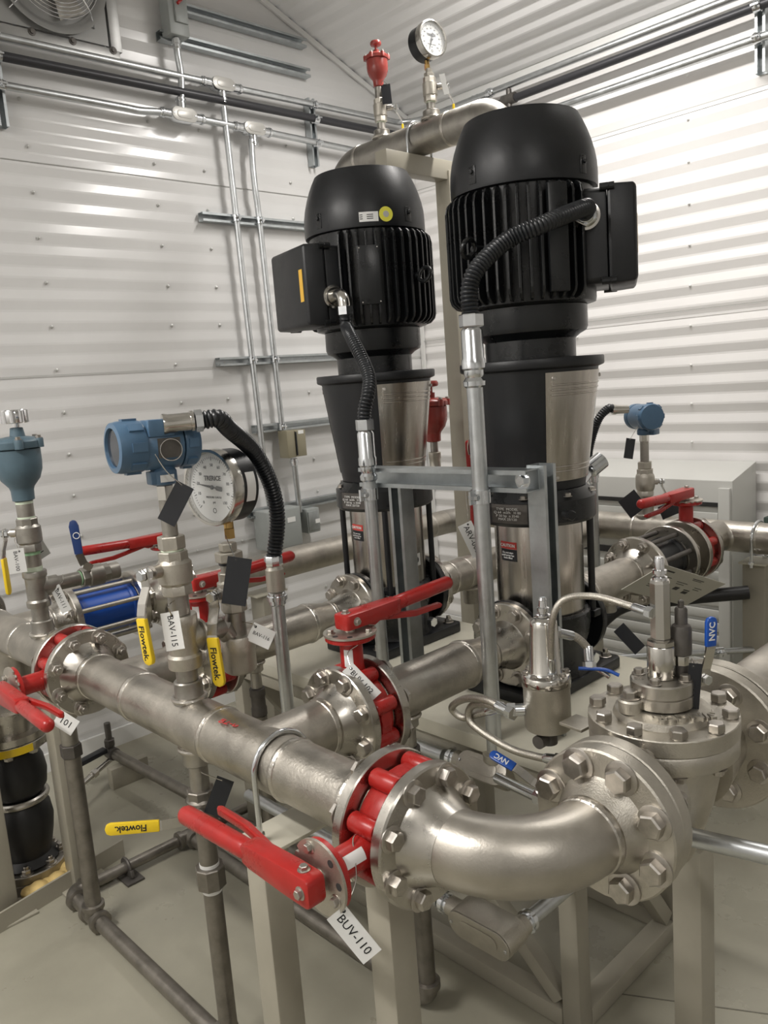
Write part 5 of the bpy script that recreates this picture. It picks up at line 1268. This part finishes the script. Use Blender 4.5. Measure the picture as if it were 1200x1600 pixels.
for i in range(13):
    r = .035+i*.0128; gd.ring((FX, YL-.052-.050*math.sqrt(max(0, 1-(r/.205)**2)), FZc), Y, r, .0021, 44, 6)
for k in range(4):
    a = PI/4+k*PI/2; d = V((math.cos(a), 0, math.sin(a)))
    gd.tube([V((FX, YL-.054-.050*math.sqrt(max(0, 1-(r/.205)**2)), FZc))+d*r for r in (.03, .08, .13, .17, .195)]+[V((FX, YL-.02, FZc))+d*.245], .0028, 6)
gd.build('wire_guard', CHROME, t, kind='stuff')
for a, b in ((-1, -1), (1, -.96), (.28, -.96), (-.4, -.96)): MB().lathe([(.016, 0), (.016, .002), (.009, .003), (.009, .008)], frame((FX+a*.245, YL-.0235, FZc+b*.255), -Y), 10).build('screw', DKSTEEL, t)
# right wall pipes
t = thing('wall_conduit', 'lower galvanized conduit running along the right wall', 'conduit', (XR-.06, 1.5, 2.78), 'wall conduits')
MB().cyl((XR-.06, 3.0, 2.790), (XR-.06, .2, 2.79), .0175, n=16).build('pipe', GALV, t)
def rstrut(label, y, z0, z1):
    o = strut((XR-.022, y, z0), (XR-.022, y, z1), (-1, 0, 0)); tag(o, label, 'strut', 'upright strut pieces on the walls'); return o
rstrut('upright strut with clamps at the right edge of the view', 1.425, 2.665, 3.0); rstrut('upright strut on the right wall just above the front motor', 2.90, 2.76, 3.0)
t = thing('pipe_clamp', 'zinc clamps on the upright strut at the right edge', 'clamp', (XR-.06, 1.425, 2.75))
for zz, r in ((2.79, .0175), (2.908, .0185), (2.975, .0155)): clamp(t, (XR-.062, 1.425, zz), Y, -X, r)
t = thing('pipe_clamp', 'zinc clamps on the upright strut left of the red vent', 'clamp', (2.90, YP, 2.7))
for zz, r in ((2.776, .0155), (2.893, .0185), (2.962, .0155)): clamp(t, (2.90, YP, zz), X, -Y, r)
t = thing('pipe_clamp', 'zinc clamps at the top left corner of the view', 'clamp', (1.325, YP, 2.7))
for zz, r in ((2.773, .0155), (2.879, .0185), (2.951, .0155)): clamp(t, (1.325, YP, zz), X, -Y, r)

# ================================================================ cabinet on the right wall
t = thing('heater_cabinet', 'white louvred cabinet standing against the right wall', 'cabinet', (3.52, 2.0, 0))
cx0, cx1, cy0, cy1, cz = 3.40, 3.648, 1.45, 2.62, 1.02
MB().prism([(cx0, 0), (cx1, 0), (cx1, cz+.055), (cx0, cz)], 0, cy1-cy0, Matrix(((1, 0, 0, 0), (0, 0, 1, cy0), (0, 1, 0, 0), (0, 0, 0, 1)))).build('case', CABW, t, bevel=.005)
MB().box((cx0-.006, (cy0+cy1)/2-.02, .915), .010, cy1-cy0-.14, .018).build('outlet_slot', DARK, t)
MB().box((cx0-.006, (cy0+cy1)/2-.02, .80), .012, cy1-cy0-.16, .16).build('front_panel', CABW, t, bevel=.003)
MB().box((cx0-.004, (cy0+cy1)/2-.02, .67), .008, cy1-cy0-.14, .03).build('panel_gap', DARK, t)
for i in range(9): MB().box((cx0-.008, (cy0+cy1)/2-.02, .60-i*.058), .014, cy1-cy0-.14, .040, None).build('louvre_slat', CABW, t, bevel=.003)
MB().box((cx0-.012, cy0+.03, .50), .02, .05, .98).build('corner_post', CABW, t, bevel=.003)
t = thing('floor_panel', 'dark green panel standing right of the rear header post', 'panel', (3.58, .9, 0))
MB().box((3.60, 1.08, .42), .06, .62, .84).build('panel', DGRN, t, bevel=.004)
t = thing('rubber_hose', 'dark rubber hose passing behind the rear header post', 'hose', (2.95, 1.3, .62))
MB().tube(spline([(2.62, 1.75, .42), (2.74, 1.62, .60), (2.86, 1.45, .635), (3.008, 1.225, .66)], 8), .026, 18).build('hose', RUB, t)
t = thing('tie_bar', 'galvanized rod with clamp low behind the regulating valve', 'rod', (2.8, 1.5, .4))
MB().cyl((2.60, 1.58, .45), (3.2, 1.08, .42), .012, n=14).build('rod', GALV, t); clamp(t, (2.93, 1.305, .434), (.77, -.64, -.04), (-.64, -.77, 0), .014)

# ================================================================ tags and sheet
hangtag('white tag lettered BUV-110 hanging below the foreground red lever plate', 'BUV-110', (.660, .828, .768), (.028, -.040, -.068), (.022, -.016, .020), wire=((-.036, .010), (.690, .85, .83), (.72, .885, .868), (.745, .885, .862)))
hangtag('white tag lettered BUV-102 lying on the red neck ahead of the front pump', 'BUV-102', (1.060, 1.230, .930), (.033, -.047, -.066), (.014, -.018, .020), wire=((-.036, .004), (1.06, 1.268, .985), (1.085, 1.262, .998)))
hangtag('white tag lettered BAV-115 on the transmitter fitting stack', 'BAV-115', (.790, 1.506, 1.066), (-.004, -.016, -.078), (.028, -.026, .008), wire=((-.032, .004), (.79, 1.51, 1.12), (.812, 1.522, 1.125)))
hangtag('white tag lettered BAV-116 right of the gauge fitting stack', 'BAV-116', (.998, 1.492, 1.000), (.032, -.036, -.026), (.006, .004, .043), wire=((-.020, .014), (.985, 1.50, 1.03), (.972, 1.525, 1.035)), ts=.9)
hangtag('white tag lettered ARV-002 hung between the two pumps', 'ARV-002', (1.775, 1.517, 1.072), (.018, -.036, -.095), (.030, -.024, .020), wire=((-.045, .008), (1.80, 1.55, 1.16), (1.82, 1.57, 1.22)))
hangtag('grey tag lettered BAV-100 under the slate blue air valve', 'BAV-100', (.782, 2.345, 1.124), (-.003, -.012, -.067), (.037, -.034, .005), GRAYT, wire=((-.026, .012), (.79, 2.36, 1.18), (.806, 2.385, 1.19)))
hangtag('grey tag lettered 101 half hidden behind the left air valve stack', '101', (.87, 2.41, 1.135), (.012, -.032, -.052), (.034, -.026, .020), GRAYT)
hangtag('grey tag lettered BAV-111 hanging before the blue check valve', 'BAV-111', (.885, 2.335, .990), (.014, -.030, -.076), (.022, -.018, .010), GRAYT, wire=((-.030, .006), (.90, 2.34, 1.04), (.91, 2.36, 1.055)))
hangtag('white tag lettered 101 under the leftmost red lever', '101', (.738, 2.030, .742), (.030, -.034, -.034), (.026, -.018, .030), wire=((-.02, .012), (.74, 2.08, .79), (.745, 2.11, .81)))
BT = 'blank black tags'
hangtag('large black blank tag on the gauge stand', None, (.930, 1.462, 1.147), (.036, -.037, -.011), (.036, -.014, .095), TAGB, wire=((-.008, .045), (.945, 1.50, 1.22), (.960, 1.535, 1.235)), group=BT)
hangtag('black blank tag hanging from the blue transmitter', None, (.828, 1.500, 1.330), (.022, -.026, -.020), (.034, -.013, .080), TAGB, wire=((-.006, .040), (.815, 1.50, 1.40), (.795, 1.51, 1.445)), group=BT)
hangtag('black blank tag on the drain valve below the header', None, (.838, 1.478, .682), (.024, -.026, -.016), (.020, -.002, .082), TAGB, wire=((-.006, .036), (.822, 1.50, .735), (.825, 1.528, .732)), group=BT)
hangtag('black blank tag under the rear blue transmitter', None, (2.985, 1.690, 1.202), (.026, -.026, -.008), (.025, -.006, .078), TAGB, wire=((-.004, .036), (3.0, 1.68, 1.26), (3.01, 1.665, 1.29)), group=BT)
hangtag('black blank tag behind the red lever over the rear header', None, (2.875, 1.462, .985), (.062, -.052, .027), (-.004, .013, .050), TAGB, group=BT)
hangtag('black blank tag leaning on the rear transmitter stack', None, (2.93, 1.652, .985), (.026, -.04, -.070), (.03, -.01, .075), TAGB, group=BT)
hangtag('long black tag hanging beside the NVC handle on the regulating valve', None, (1.246, .598, 1.003), (.015, -.016, -.003), (.010, .006, .082), TAGB, wire=((-.004, .036), (1.262, .608, 1.048), (1.285, .615, 1.03)), group=BT)
hangtag('small black tag behind the stem housing of the regulating valve', None, (1.42, .815, 1.000), (.022, -.034, -.048), (.016, -.012, .018), TAGB, group=BT)
hangtag('black blank tag on the overhead red vent', None, (2.405, 2.360, 2.640), (-.012, -.016, -.078), (.026, -.024, .006), TAGB, wire=((-.036, .008), (2.40, 2.37, 2.69), (2.40, 2.388, 2.672)), group=BT)
hangtag('grey blank tag on the overhead gauge stack', None, (2.43, 2.085, 2.600), (.008, -.012, -.072), (.016, -.012, .006), GRAYT, group='grey tags')
t = hangtag('laminated instruction sheet hanging tilted behind the regulating valve', None, (1.503, .757, 1.097), (.250, -.006, -.094), (.003, -.078, .060), PAPER, cat='sheet', name='instruction_sheet', group=None)
u_, v_ = V((.250, -.006, -.094)), V((.003, -.078, .060))
un_ = u_.normalized(); vn_ = (v_-un_*v_.dot(un_)).normalized(); nn_ = un_.cross(vn_)
Fs = Matrix(((un_.x, vn_.x, nn_.x, 1.503), (un_.y, vn_.y, nn_.y, .757), (un_.z, vn_.z, nn_.z, 1.097), (0, 0, 0, 1)))
mb = MB()
for (a, b, w, h_) in ((.02, .036, .03, .002), (.02, .032, .024, .0015), (-.045, .02, .03, .0015), (-.045, .014, .026, .0015), (-.045, .008, .03, .0015), (0, .016, .028, .0015), (0, .010, .02, .0015), (.005, -.004, .012, .010), (.03, -.002, .016, .003), (.032, -.010, .014, .008), (.045, .012, .02, .0015), (.045, .006, .016, .0015), (-.04, -.012, .03, .0015), (-.04, -.018, .026, .0015), (-.05, .037, .018, .004)):
    mb.box((a*1.7, b, .0008), w*1.6, h_, .0003, Fs)
mb.build('print', INK, t)
MB().tube(spline([Fs @ V((-.12, .04, .001)), V((1.33, .70, 1.185)), V((1.28, .67, 1.20)), V((1.236, .650, 1.195))], 6), .0012, 6).build('wire', POL, t)
